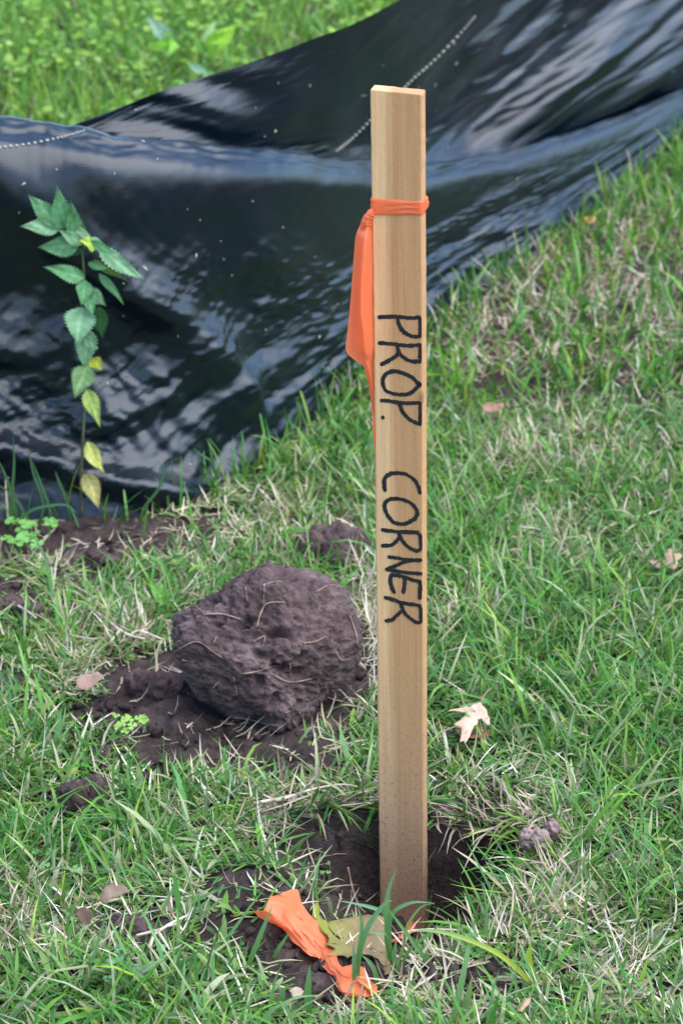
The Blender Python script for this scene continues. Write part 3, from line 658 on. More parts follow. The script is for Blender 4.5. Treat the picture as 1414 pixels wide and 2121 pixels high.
# ------------------------------------------------------------------ clods
def ico(n):
    bm = bmesh.new(); bmesh.ops.create_icosphere(bm, subdivisions=n, radius=1)
    V = np.array([v.co[:] for v in bm.verts]); F = np.array([[v.index for v in f.verts] for f in bm.faces]); bm.free(); return V, F
def big_clod():
    out = np.array([(357, 1268), (371, 1258), (410, 1244), (452, 1230), (498, 1198), (530, 1180), (555, 1175), (611, 1184), (675, 1198), (721, 1219), (742, 1268), (750, 1318), (752, 1360), (738, 1392), (722, 1424), (690, 1450), (664, 1480), (640, 1515), (583, 1527), (512, 1516), (459, 1488), (417, 1445), (371, 1403), (349, 1360), (351, 1311)], float)
    cx, cy = 555, 1345
    g = G(575, 1522); yc = float(g[1])+.055
    C = at_y(cx, cy, yc); s = mmpp(C)
    d = out-[cx, cy]; al = np.arctan2(-d[:, 1], d[:, 0]); rr = np.hypot(d[:, 0], d[:, 1])*s; o = np.argsort(al); al, rr = al[o], rr[o]
    al = np.concatenate([al-2*np.pi, al, al+2*np.pi]); rr = np.tile(rr, 3)
    V, F = ico(7)
    a = np.arctan2(V[:, 1], V[:, 0]); sp = np.hypot(V[:, 0], V[:, 1]); Rr = np.interp(a, al, rr)
    fwd = FW; right = np.array([1., 0, 0]); up = UP
    sp2 = sp**.86
    W = (sp2*np.cos(a)*Rr)[:, None]*right+(sp2*np.sin(a)*Rr)[:, None]*up+(-V[:, 2]*.066)[:, None]*(-fwd)
    # broken faces of the clay
    rr_ = np.random.default_rng(12)
    for _ in range(16):
        n_ = rr_.normal(size=3); n_[1] = -abs(n_[1])*1.1; n_ /= np.linalg.norm(n_); q = W@n_; lim = q.max()*rr_.uniform(.80, .93)
        W = W-n_*(np.maximum(0, q-lim)*.82)[:, None]
    n1 = fbm(W[:, 0]*16, W[:, 1]*16, W[:, 2]*16, 3)
    st = W@np.array([[.8, .5, .2], [-.4, .8, .4], [.1, -.3, .9]])
    n2 = fbm(st[:, 0]*40, st[:, 1]*70, st[:, 2]*110, 3, .5); n3 = fbm(st[:, 0]*110, st[:, 1]*170, st[:, 2]*230, 3, .6)
    cv = 1-np.abs(fbm(st[:, 0]*26+5, st[:, 1]*38, st[:, 2]*60, 2)); cv = -np.clip(cv-.80, 0, 1)/.2
    pit = -np.maximum(0, perlin(W[:, 0]*66+9, W[:, 1]*66, W[:, 2]*95)-.22)
    nrm = W/np.linalg.norm(W, axis=1)[:, None]
    n2 = np.clip(n2, -.9, .42)
    n4 = fbm(st[:, 0]*260, st[:, 1]*330, st[:, 2]*380, 2)
    dd = .0080*n1+.0030*n2+.0034*np.clip(n3, -1, .30)+.0010*n4+.026*pit+.0022*cv
    W = W+nrm*dd[:, None]
    root = thing('soil_clod', 'largest clod of purplish brown clay with roots, dug out beside the hole', 'soil clod', tuple(C-[0, 0, .07]), 'clods of dug soil')
    mesh_from('clay_lump', under(root, C+W), F, M_CLOD, root)
    bv = BVHTree.FromPolygons([tuple(p) for p in (C+W)], [tuple(map(int, f)) for f in F])
    def c6(x, y): return 300+x/2.828, 1120+y/2.828
    RO = [[(655, 510), (680, 420), (720, 365), (820, 360)], [(300, 385), (340, 420), (385, 480)], [(575, 780), (660, 765), (730, 740), (800, 730)], [(760, 790), (830, 825), (900, 825), (985, 805)],
          [(150, 665), (230, 620), (310, 590), (400, 650), (450, 685)], [(520, 1035), (600, 1045), (660, 1060), (740, 1080), (830, 1080)], [(540, 1110), (620, 1100), (670, 1085)], [(1200, 440), (1235, 540), (1250, 630)],
          [(690, 260), (770, 240), (810, 240)], [(360, 430), (460, 430), (560, 460)], [(520, 800), (540, 900)], [(590, 270), (600, 350)], [(865, 1050), (885, 1090), (890, 1110)], [(850, 720), (855, 800)], [(220, 700), (290, 710)],
          [(930, 600), (1000, 590), (1060, 560)], [(1120, 650), (1150, 700), (1200, 690)], [(420, 560), (400, 610)], [(640, 590), (700, 560), (690, 620)], [(700, 250), (695, 380)], [(1000, 300), (1080, 260), (1150, 270)], [(400, 860), (430, 830)], [(820, 1010), (890, 985)], [(320, 1040), (310, 1000), (315, 980)]]
    for i, r in enumerate(RO):
        q = catmull(np.array([c6(*p) for p in r]), 18); pts = []
        for k, p in enumerate(q):
            dr = ray(p[0], p[1]); dr = dr/np.linalg.norm(dr); h = bv.ray_cast(Vector(CAM), Vector(dr))
            if h[0] is None: continue
            x = np.array(h[0])-dr*(.0002+.0020*abs(math.sin(k*.7+i))); pts.append(x)
        if len(pts) < 4: continue
        pts = np.array(pts); pts[1:-1] = (pts[:-2]+pts[1:-1]*2+pts[2:])/4
        r0 = .0008 if i % 3 else .0012
        V2, F2 = tube(pts, np.linspace(r0, r0*.4, len(pts)), 5); mesh_from('root', under(root, V2), F2, M_ROOT, root)
    return root, bv
CLOD, CLODBV = big_clod()
def small_clod(px, py, w_, h_, label, m=M_CLOD, lumps=5, seed=0, group='clods of dug soil', name='soil_clod', cat='soil clod', sub=4, up=0.):
    g = G(px, py)+np.array([0, -up*1.6, up]); s = mmpp(g); r = random.Random(seed)
    parts = []
    V0, F0 = ico(sub)
    for i in range(lumps):
        t = r.uniform(-.5, .5) if lumps > 1 else 0
        c = g+np.array([t*w_*s, r.uniform(-.3, .3)*w_*s, h_*s*r.uniform(.05, .30)])
        rad = np.array([w_*r.uniform(.24, .36), w_*r.uniform(.22, .3), h_*r.uniform(.30, .46)])*s
        if lumps == 1: rad = np.array([w_*.5, w_*.45, h_*.5])*s; c = g+[0, 0, h_*.3*s]
        n = fbm(V0[:, 0]*1.7+i*5+seed, V0[:, 1]*1.7, V0[:, 2]*1.7, 4, .6)
        parts.append((c+V0*(1+.34*n)[:, None]*rad, F0))
    V, F = joinp(parts)
    o = mesh_from(name, V, np.array(F), m); recenter(o); return tag(o, label, cat, group)
small_clod(178, 1665, 78, 86, 'lumpy dark clod sunk in long grass left of the oak of roots'.replace(' left of the oak of roots', ' below the biggest clod, towards the left edge'), lumps=6, seed=3)
small_clod(692, 1150, 96, 92, 'dark crumbly clod right behind the top of the biggest clod', lumps=7, seed=5)
small_clod(30, 1275, 90, 60, 'low crumbled clod at the left edge, next to the pale forked twig', lumps=6, seed=8)
small_clod(40, 1425, 70, 34, 'flat brown clod at the left edge, level with the curled tan leaf', lumps=4, seed=11)
small_clod(325, 1430, 90, 74, 'dark loose clod touching the shaded left side of the biggest clod', lumps=8, seed=14)
small_clod(285, 1935, 84, 50, 'tan crumbly clod under the white forked stalk in the lower left', lumps=6, seed=17)
small_clod(222, 1160, 70, 36, 'half hidden clod in grass just below the foot of the weed', lumps=4, seed=21)
small_clod(1112, 1742, 62, 56, 'small pinkish knobbly lump of earth in green grass right of the stake', m=M_CLODP, lumps=4, seed=23, sub=4, up=.016)
p = small_clod(700, 1929, 20, 13, 'smooth tan pebble in the hole beside the yellow green leaf', m=M_PEBBLE, lumps=1, seed=2, group=None, name='pebble', cat='pebble', sub=3)
def crumbs():
    V0, F0 = ico(1); parts = []
    n = 0
    while n < 2400:
        cx, cy, a, b = BARE[rng.integers(0, len(BARE))]
        x = cx+rng.normal()*a*.55; y = cy+rng.normal()*b*.55
        if y > 2.4: continue
        z = float(hgt(x, y)); r = .0010+.0045*rng.random()**3.5
        rad = r*rng.uniform(.7, 1.3, 3)
        k = 1+.42*rng.normal(size=len(V0)).clip(-1, 1)
        parts.append((np.array([x, y, z+r*.5])+V0*k[:, None]*rad, F0)); n += 1
    V, F = joinp(parts); o = mesh_from('soil_crumbs', V, np.array(F), M_SOIL, None, False); o['kind'] = 'stuff'
    o['label'] = 'loose dark soil crumbs scattered round the clods and hole'; o['category'] = 'soil'
crumbs()

# ------------------------------------------------------------------ leaf builders
def wleaf(base, tip, wid, y0, y1, col, parent, tooth=.13, fold=.25, droop=.0, n=27, m=None, side=0, name='leaf'):
    """one serrated blade between two photo points, with midrib fold and arch"""
    a = at_y(np.array(base[0], float), np.array(base[1], float), y0); b = at_y(np.array(tip[0], float), np.array(tip[1], float), y1)
    ax = b-a; L = np.linalg.norm(ax); t = ax/L
    view = (a+b)/2-CAM; view /= np.linalg.norm(view)
    s = np.cross(t, view); s /= np.linalg.norm(s); nrm = np.cross(s, t); nrm *= -np.sign(np.dot(nrm, view)) or 1
    s = s*math.cos(side)+nrm*math.sin(side); nrm = np.cross(s, t); nrm *= -(np.sign(np.dot(nrm, view)) or 1)
    hw = wid*mmpp(a)*.5
    V, C = [], []
    nc = 9
    for i in range(n):
        u = i/(n-1); prof = ((math.sin(math.pi*u**.66)**1.15)*(1-.25*u) if 0 < u < 1 else 0)*1.12+.02
        for j in range(nc):
            c = -1+2*j/(nc-1)
            wv = hw*prof*c
            if abs(c) > .95: wv *= 1+tooth*(1 if i % 2 else -1)*(0 < u < .97)
            tw = .55*math.sin(L*900)*(u-.3); p = a+ax*u+s*(wv*math.cos(tw)+.05*L*math.sin(u*3.1+L*700)*u)+nrm*(wv*math.sin(tw)+-fold*hw*prof*(1-abs(c))+droop*L*math.sin(math.pi*u)+.11*hw*math.sin(u*9+c*4+L*500))
            V.append(p); k = 1.0+(.45 if j == nc//2 else 0)+.22*max(0, math.sin(u*34-abs(c)*4.5))-.10+.12*math.sin(u*5+L*900)
            C.append(np.array(col)*k)
    loc = under(parent, V) if parent is not None else V
    return mesh_from(name, loc, gridfaces(n, nc), m or M_LEAF, parent, True, tint=np.clip(C, 0, 1))
def weed():
    g = G(172, 1068); y = float(g[1])-.012
    root = thing('weed_plant', 'tall toothed leaf weed growing against the black fabric', 'weed', tuple(g))
    st = [(170, 1068), (168, 1000), (171, 930), (175, 850), (177, 770), (178, 690), (176, 610), (172, 540), (164, 490), (150, 462), (138, 452)]
    yy = np.linspace(y, y-.035, len(st)); P = np.array([at_y(np.array(a), np.array(b), c) for (a, b), c in zip(st, yy)])
    V, F = tube(catmull(P, 50), np.linspace(.0019, .0008, 50), 7)
    m, t, b = mat('weed_stem', (.10, .085, .05), .6, .3); t.links.new(ramp(t, noise(t, texco(t), 30), [(.35, (.055, .05, .03)), (.7, (.12, .13, .06))]), b.inputs['Base Color'])
    mesh_from('stem', under(root, V), F, m, root)
    gr = (.10, .25, .10); pg = (.175, .32, .165); dk = (.035, .11, .035); lg = (.22, .36, .17); yg = (.33, .44, .06); ye = (.42, .43, .05); yt = (.46, .40, .14)
    def ys(py): return float(np.interp(py, [420, 1068], [y-.036, y]))
    L = [((150, 486), (150, 415), 30, gr, .3), ((178, 512), (128, 528), 24, dk, .2), ((190, 500), (240, 528), 20, gr, .3), ((183, 545), (226, 560), 16, gr, .2), ((172, 645), (140, 668), 22, gr, .2), ((176, 700), (204, 722), 22, pg, .2),
         ((118, 466), (62, 400), 40, gr, 0), ((140, 474), (115, 384), 46, gr, .1), ((125, 472), (42, 465), 36, pg, .1), ((166, 505), (79, 514), 44, gr, .2), ((170, 506), (120, 470), 26, pg, .0),
         ((192, 497), (106, 441), 16, lg, -.1), ((160, 500), (172, 455), 34, dk, .3), ((200, 512), (162, 497), 30, yg, .4), ((190, 492), (226, 514), 12, lg, 0), ((205, 513), (299, 583), 34, pg, -.1),
         ((195, 538), (266, 585), 17, (.10, .20, .03), .3), ((176, 575), (88, 556), 34, gr, .2), ((176, 580), (170, 634), 34, gr, -.2), ((178, 600), (222, 632), 32, pg, .2), ((180, 598), (196, 655), 30, gr, -.1),
         ((205, 566), (259, 632), 17, gr, .1), ((172, 636), (158, 715), 60, pg, .0), ((206, 636), (212, 702), 36, dk, .3), ((178, 680), (182, 765), 44, pg, .1), ((180, 755), (158, 826), 46, (.16, .28, .10), -.1),
         ((188, 742), (214, 765), 28, ye, .3), ((180, 806), (206, 886), 32, (.30, .40, .09), .1), ((180, 915), (218, 982), 30, (.42, .42, .10), .1), ((176, 980), (209, 1053), 36, yt, .0)]
    for i, (bs, tp, wd, c, sd_) in enumerate(L):
        y0 = ys(bs[1])-.004; dy = [-.012, .006, -.018, -.010, .004][i % 5]
        if c is dk: dy = .012; y0 += .006
        wleaf(bs, tp, wd, y0, y0+dy, c, root, side=sd_*1.2, droop=[.05, .10, .02][i % 3], fold=.3)
weed()

M_CLSTEM = mat('green_stalk', (.16, .26, .08), .6, .3)[0]
def broadleaf(px, py, leaves, label, name='broadleaf_weed', group=None):
    g = G(px, py); root = thing(name, label, 'weed', tuple(g), group); up = .26 if g[1] > 3.2 else .03
    e = at_y(np.array(float(px)), np.array(float(py)), g[1]-up); V, F = tube(catmull([g, (g+e)/2+[0, .004, .004], e], 10), np.linspace(.0022, .0014, 10), 6); mesh_from('stem', under(root, V), F, M_CLSTEM, root)
    for tip, wd, c, dy in leaves:
        y0 = float(g[1])-up; wleaf((px, py), tip, wd, y0-.004, y0+dy, c, root, tooth=.12, fold=.35, droop=.12)
    return root
BG = 'broad leaved weeds in the turf'
broadleaf(425, 108, [((492, 46), 40, (.22, .42, .035), .02), ((445, 40), 26, (.20, .34, .12), .05), ((455, 92), 26, (.18, .36, .04), -.03), ((400, 80), 22, (.13, .3, .05), 0)], 'blurred bright weed with a big yellow green leaf above the fence edge', group=BG)
broadleaf(365, 88, [((300, 34), 30, (.26, .40, .26), .02), ((338, 60), 20, (.2, .38, .1), 0), ((300, 100), 26, (.14, .33, .03), -.05), ((345, 118), 24, (.16, .36, .03), -.08)], 'blurred weed with a pale grey green leaf, leftmost above the fence edge', group=BG)
broadleaf(425, 150, [((385, 128), 18, (.25, .42, .24), 0), ((440, 165), 16, (.2, .36, .16), -.03)], 'small blurred pale weed next to the fabric top edge', group=BG)
broadleaf(342, 1252, [((310, 1193), 26, (.17, .36, .07), .0), ((335, 1205), 20, (.13, .3, .06), .01), ((352, 1222), 14, (.12, .28, .06), .0)], 'upright narrow leaved green weed behind the biggest clod', group=BG)
broadleaf(652, 1108, [((640, 1075), 12, (.18, .36, .06), .0), ((662, 1075), 10, (.16, .3, .05), .0), ((672, 1092), 9, (.2, .3, .08), 0)], 'tiny light green seedling beside the crumbly dark clod', group=BG)

def clover(px, py, n, spread, size, label, col=(.13, .27, .07), seed=0, high=20):
    r = random.Random(seed); g = G(px, py); s = mmpp(g)
    root = thing('clover_plant', label, 'clover', tuple(g), 'small clover plants')
    for i in range(n):
        q = G(px+r.uniform(-1, 1)*spread, py+r.uniform(-1, 1)*spread*.6)
        hgt_ = r.uniform(.5, 1.0)*high*s; top = q+np.array([r.uniform(-.4, .4)*high*s, r.uniform(-.4, .2)*high*s, hgt_+.008])
        V, F = tube(catmull([q, (q+top)/2+[.001, 0, .002], top], 7), [.0005]*7, 4)
        a0 = r.uniform(0, 6.28); Vs, Fs, Cs = [], [], []
        tilt = np.array([r.uniform(-.3, .3), r.uniform(-.55, .0), 1]); tilt /= np.linalg.norm(tilt)
        e1 = np.cross(tilt, [0, 1, .2]); e1 /= np.linalg.norm(e1); e2 = np.cross(tilt, e1)
        for k in range(3):
            a = a0+k*2.094+r.uniform(-.15, .15); d = e1*math.cos(a)+e2*math.sin(a); pe = np.cross(tilt, d); S_ = size*s*r.uniform(.85, 1.15)
            o = len(Vs); nc = 9; Vs.append(top); Cs.append(np.array(col)*1.25)
            for j in range(nc):
                th = -1.25+2.5*j/(nc-1); rad = S_*(.95-.10*math.exp(-(th/.25)**2))
                dirv = d*(.55+.5*math.cos(th*1.25))+pe*math.sin(th)*.62
                Vs.append(top+dirv*rad+tilt*(.12*S_*abs(th))); Cs.append(np.array(col)*r.uniform(.8, 1.25))
            Fs += [(o, o+j, o+j+1) for j in range(1, nc)]
        lf = mesh_from('leaf', under(root, Vs), Fs, M_LEAF, root, True, tint=np.clip(Cs, 0, 1))
        mesh_from('stalk', np.asarray(V)-q, F, M_CLSTEM, lf)
        lf.data.update()
        bpy.data.objects[lf.children[0].name].location = tuple(q-np.array(root.location))
    return root
clover(62, 1135, 15, 50, 17, 'bushy bright clover at the left edge under the fabric', (.13, .30, .07), 1, 34)
clover(245, 1530, 7, 26, 11, 'yellow green clover seedling on bare soil, left of its twin', (.24, .40, .08), 2, 26)
clover(302, 1512, 4, 14, 11, 'yellow green clover seedling nearest the big clod\'s shaded side', (.24, .40, .08), 3, 18)
clover(110, 1815, 4, 46, 13, 'flat pale clover leaves in long grass near the left edge', (.15, .30, .10), 4, 22)
clover(285, 2025, 9, 60, 13, 'grey green clover patch at the bottom below the tan clod', (.12, .27, .12), 5, 26)
clover(420, 1436, 2, 9, 7, 'tiny seedling sprouting at the base of the biggest clod', (.22, .42, .05), 6, 8)
clover(690, 1818, 3, 24, 6, 'tiny pale seedlings on the back wall of the hole', (.22, .36, .12), 7, 5)

def flatleaf(name, outline, label, cols, cat='dead leaf', group='fallen dead leaves', lift=.012, curl=.006, stem=None, tiltf=None, m=None, seed=0, stand=.0):
    """outline traced in the photo, laid on the turf with its own curl and thickness"""
    O0 = np.array(outline, float); O = []
    for i in range(len(O0)):
        p, q = O0[i], O0[(i+1) % len(O0)]; e = q-p; nn_ = np.array([-e[1], e[0]]); O += [p, p+e*rng.uniform(.35, .65)+nn_*rng.uniform(-.16, .12)]
    O = np.array(O); c = O.mean(0); g = G(*c)
    n_ = np.array([0, -.30-stand, 1.]); n_ /= np.linalg.norm(n_)
    pc = g+np.array([0, 0, lift])
    def pl(q):
        d = ray(q[0], q[1]); return CAM+d*(np.dot(pc-CAM, n_)/np.dot(d, n_))
    bm = bmesh.new(); vs = [bm.verts.new(tuple(pl(q))) for q in O]
    f = bm.faces.new(vs); bmesh.ops.triangulate(bm, faces=[f])
    for _ in range(2):
        bmesh.ops.subdivide_edges(bm, edges=[e for e in bm.edges if e.calc_length() > .0035], cuts=1, use_grid_fill=False); bmesh.ops.triangulate(bm, faces=bm.faces[:])
    bm.verts.index_update(); V = np.array([v.co[:] for v in bm.verts]); F = [tuple(v.index for v in q.verts) for q in bm.faces]; bm.free()
    W = V-pc; rad = np.linalg.norm(W, axis=1)/np.linalg.norm(W, axis=1).max()
    V = V+n_*(curl*(rad**2)*(.6+perlin(V[:, 0]*40, V[:, 1]*40, seed))+.0016*fbm(V[:, 0]*90, V[:, 1]*90, seed+.5, 2))[:, None]
    for _ in range(12):
        k = (V[:, 2] < hgt(V[:, 0], V[:, 1])+.009); V = V+k[:, None]*(CAM-V)*.004
    k = (fbm(V[:, 0]*45, V[:, 1]*45, seed+3, 3)*.5+.5).clip(0, 1)
    if tiltf is not None: k = tiltf(V, pc)
    C = np.array(cols[0])*(1-k)[:, None]+np.array(cols[1])*k[:, None]
    C = C*(1+.14*fbm(V[:, 0]*300, V[:, 1]*300, seed+9, 2))[:, None]
    if stem:
        P = catmull(np.array([pl(q)+[0, 0, .001] for q in stem]), 14); V2, F2 = tube(P, np.linspace(.0009, .0006, 14), 5)
        F = F+[tuple(i+len(V) for i in q) for q in F2]; C = np.vstack([C, np.tile(np.array(cols[0])*.55, (len(V2), 1))]); V = np.vstack([V, V2])
    o = mesh_from(name, V, F, m or M_DRYLEAF, None, True, tint=C.clip(0, 1)); recenter(o)
    sm = o.modifiers.new('thick', 'SOLIDIFY'); sm.thickness = .00035
    return tag(o, label, cat, group)
def c8(pts, ox=707, oy=1060, k=2.0): return [(ox+x/k, oy+y/k) for x, y in pts]
flatleaf('oak_leaf', c8([(468, 912), (490, 900), (520, 912), (545, 882), (560, 880), (575, 898), (600, 908), (609, 938), (588, 932), (576, 948), (560, 936), (540, 950), (525, 938), (500, 948), (488, 932)]), 'dark rusty oak leaf half hidden under the pale pink one', ((.16, .065, .03), (.26, .12, .06)), cat='oak leaf', lift=.012, seed=4)
flatleaf('oak_leaf', c8([(575, 786), (590, 815), (604, 850), (612, 892), (592, 878), (578, 862), (563, 862), (560, 884), (548, 888), (540, 905), (530, 935), (515, 962), (505, 950), (488, 958), (495, 925), (498, 902), (480, 892), (462, 888), (490, 868), (512, 846), (516, 828), (490, 828), (437, 834), (470, 815), (512, 806), (530, 812), (545, 798)]),
         'pale pinkish lobed oak leaf resting on green grass right of the stake', ((.46, .29, .20), (.58, .40, .30)), cat='oak leaf', lift=.040, curl=.004, stem=c8([(575, 790), (590, 765), (605, 745), (622, 735)]), seed=6, stand=.08)
def c4(pts): return [(500+x/3.535, 1800+y/3.535) for x, y in pts]
def grn(V, pc): return np.clip((V[:, 0]-pc[0]+.034)/.04+.15*fbm(V[:, 0]*80, V[:, 1]*80, 2, 2), 0, 1)
flatleaf('oak_leaf', c4([(555, 228), (515, 350), (560, 420), (640, 505), (705, 562), (640, 556), (610, 566), (655, 580), (690, 604), (660, 630), (620, 655), (690, 648), (745, 640), (775, 665), (830, 648), (880, 634), (940, 640), (1000, 672), (1035, 720), (1045, 795), (1100, 795), (1092, 690), (1062, 600), (1082, 480), (1055, 375), (980, 340), (885, 335), (855, 390), (840, 480), (790, 515), (720, 510), (668, 465), (632, 382), (600, 374), (574, 330)]),
         'yellow green oak leaf turning olive, lying in the hole under grass blades', ((.22, .25, .02), (.20, .145, .07)), cat='oak leaf', lift=.046, curl=.006, stem=c4([(560, 300), (640, 490), (780, 560), (960, 600), (1060, 700)]), tiltf=grn, seed=8)
flatleaf('dead_leaf', [(158, 1413), (170, 1404), (190, 1399), (214, 1401), (211, 1412), (196, 1422), (180, 1431), (168, 1430), (160, 1422)], 'curled tan leaf in the grass left of the biggest clod', ((.26, .15, .11), (.38, .24, .18)), lift=.035, seed=11, stand=.3)
flatleaf('dead_leaf', [(1340, 1168), (1360, 1160), (1376, 1160), (1380, 1142), (1388, 1138), (1396, 1148), (1408, 1148), (1409, 1158), (1400, 1168), (1406, 1188), (1390, 1194), (1372, 1184), (1355, 1176)], 'crumpled brown leaf at the far right edge of the lawn', ((.26, .14, .09), (.55, .38, .30)), lift=.035, curl=.016, seed=13, stand=.3)
flatleaf('dead_leaf', [(998, 846), (1010, 838), (1030, 836), (1046, 842), (1038, 854), (1020, 858), (1004, 856)], 'reddish brown blurred leaf in straw, right of the lettering', ((.25, .12, .08), (.36, .20, .14)), lift=.035, seed=15)
flatleaf('dead_leaf', [(1208, 456), (1218, 450), (1230, 452), (1234, 459), (1224, 464), (1212, 463)], 'tiny orange brown leaf bit below the fabric at upper right', ((.50, .20, .08), (.55, .28, .14)), lift=.034, seed=17)
flatleaf('dead_leaf', [(208, 1868), (216, 1846), (236, 1836), (258, 1842), (270, 1854), (250, 1862), (232, 1868), (220, 1878)], 'dull brown curled leaf above the tan crumbly clod', ((.13, .085, .055), (.25, .175, .125)), lift=.036, curl=.014, seed=19, stand=.2)
flatleaf('dead_leaf', [(156, 1896), (164, 1886), (178, 1884), (190, 1892), (194, 1906), (186, 1918), (174, 1920), (164, 1910)], 'small dark cupped leaf at lower left, left of the tan clod', ((.08, .05, .032), (.17, .115, .075)), lift=.036, curl=.016, seed=21, stand=.3)
flatleaf('dead_leaf', [(598, 2058), (610, 2046), (624, 2050), (630, 2062), (624, 2080), (612, 2084), (604, 2074)], 'cream dead leaf bit in front of the crumpled orange ribbon', ((.34, .25, .17), (.48, .38, .28)), lift=.018, curl=.012, seed=23)
flatleaf('dead_leaf', [(1072, 2088), (1086, 2074), (1098, 2072), (1092, 2088), (1080, 2104), (1070, 2102)], 'small reddish leaf sliver below the yellow green sprout', ((.34, .18, .12), (.5, .32, .24)), lift=.035, seed=25, stand=.3)

def twig(paths, label, r0=.0012, name='twig', m=None, lift=.012):
    parts = []
    for P in paths:
        q = catmull(np.array(P, float), 18); W = G(q[:, 0], q[:, 1]); W = W+(CAM-W)*.012+np.array([0, 0, .002])
        W[1:-1] = (W[:-2]+W[2:]+2*W[1:-1])/4
        rr = np.linspace(r0, r0*.55, 18)*(1+.25*perlin(np.arange(18)*.9, len(parts)*3.3)); parts.append(tube(W, rr, 6))
    V, F = joinp(parts); o = mesh_from(name, V, F, m or M_TWIG); recenter(o); return tag(o, label, 'twig', 'dry twigs and stalks')
twig([[(183, 1262), (215, 1282), (250, 1310), (270, 1320), (300, 1327)], [(250, 1308), (240, 1320), (228, 1336)], [(268, 1319), (285, 1310), (312, 1318), (340, 1330)]], 'pale forked twig pointing at the left side of the biggest clod', .0017)
twig([[(525, 1668), (600, 1654), (650, 1638), (707, 1629), (740, 1634)], [(598, 1655), (572, 1662), (545, 1650)]], 'long bleached stalk lying across grass behind the hole', .0015)
twig([[(310, 1968), (318, 1945), (328, 1934), (360, 1914), (390, 1900)], [(328, 1935), (338, 1950), (352, 1972)], [(335, 1930), (300, 1938), (282, 1942)], [(345, 1922), (368, 1920), (378, 1932)]], 'white branching stalk lying on the tan crumbly clod', .0016)
twig([[(38, 1258), (58, 1270), (76, 1284)]], 'short pale stick at the left edge in front of the bushy clover', .0013)
twig([[(1086, 1772), (1090, 1740), (1104, 1706), (1150, 1690), (1182, 1680)]], 'bleached bent straw arching over the pinkish lump', .0014)
twig([[(400, 1232), (425, 1236), (448, 1240)], [(372, 1232), (400, 1232)]], 'thin dark stick against the upper left of the biggest clod', .0012, m=M_ROOT)
twig([[(1250, 1888), (1262, 1928), (1280, 1972), (1292, 2002)]], 'straight tan straw leaning in grass at lower right', .0012)
twig([[(720, 1800), (730, 1845), (742, 1878), (756, 1895)]], 'thin dark root hanging down the back wall of the hole', .0010, m=M_ROOT)

# ------------------------------------------------------------------ grass
def blades(base, L, W, phi, th0, curv, c0, c1, K=4, roll=None, sway=None):
    n = len(base); t = np.linspace(0, 1, K+1)
    P = np.zeros((n, K+1, 3)); P[:, 0] = base
    ph = phi.copy()
    sway = rng.normal(size=n)*.35 if sway is None else sway
    dirs = []
    for k in range(K+1):
        th = np.clip(th0+curv*t[k], -.2, 2.2); p_ = ph+sway*t[k]
        d = np.stack([np.sin(th)*np.cos(p_), np.sin(th)*np.sin(p_), np.cos(th)], 1); dirs.append(d)
        if k < K: P[:, k+1] = P[:, k]+d*(L/K)[:, None]
    low = hgt(P[..., 0], P[..., 1])+.0025
    hole = np.hypot((P[..., 0]-HX)/.11, (P[..., 1]-HY)/.16) < 1
    P[..., 2] = np.where(hole, P[..., 2], np.maximum(P[..., 2], low))
    prof = np.array([.75, 1.0, .95, .7, .06]) if K == 4 else np.interp(t, [0, .25, .6, 1], [.75, 1, .85, .06])
    roll = rng.normal(size=n)*.5 if roll is None else roll
    V = np.zeros((n, K+1, 2, 3))
    for k in range(K+1):
        d = dirs[k]; p_ = ph+sway*t[k]
        s = np.stack([-np.sin(p_), np.cos(p_), 0*p_], 1); nn = np.cross(s, d)
        rl = roll*(.4+.6*t[k]); sd_ = s*np.cos(rl)[:, None]+nn*np.sin(rl)[:, None]
        hw = (W*.5*prof[k])[:, None]
        V[:, k, 0] = P[:, k]+sd_*hw; V[:, k, 1] = P[:, k]-sd_*hw
    C = c0[:, None, None, :]*(1-t)[None, :, None, None]+c1[:, None, None, :]*t[None, :, None, None]+np.zeros((1, 1, 2, 1))
    m = 2*(K+1); i = np.arange(n)[:, None]*m; k = np.arange(K)[None]*2
    F = np.stack([i+k, i+k+1, i+k+3, i+k+2], -1).reshape(-1, 4)
    return V.reshape(-1, 3), F, C.reshape(-1, 3)
def pick(n, cols, wts):
    cols = np.array(cols); wts = np.array(wts, float); return cols[rng.choice(len(cols), n, p=wts/wts.sum())]
GREEN = [tuple(np.array(c)*(1.22, 1.04, .72)) for c in [(.030, .150, .016), (.045, .190, .020), (.034, .155, .045), (.085, .235, .030), (.140, .270, .032), (.060, .175, .065), (.11, .24, .075)]]
STRAWC = [(.48, .39, .25), (.58, .50, .36), (.36, .28, .17), (.66, .60, .48), (.27, .20, .13)]
def scatter(n, x0, x1, y0, y1, cone=True):
    x = rng.uniform(x0, x1, n); y = rng.uniform(y0, y1, n)
    hwid = .155*np.hypot(y*math.cos(PITCH)+.35, 0)*1.0+.22
    k = np.abs(x) < hwid
    return x[k], y[k]
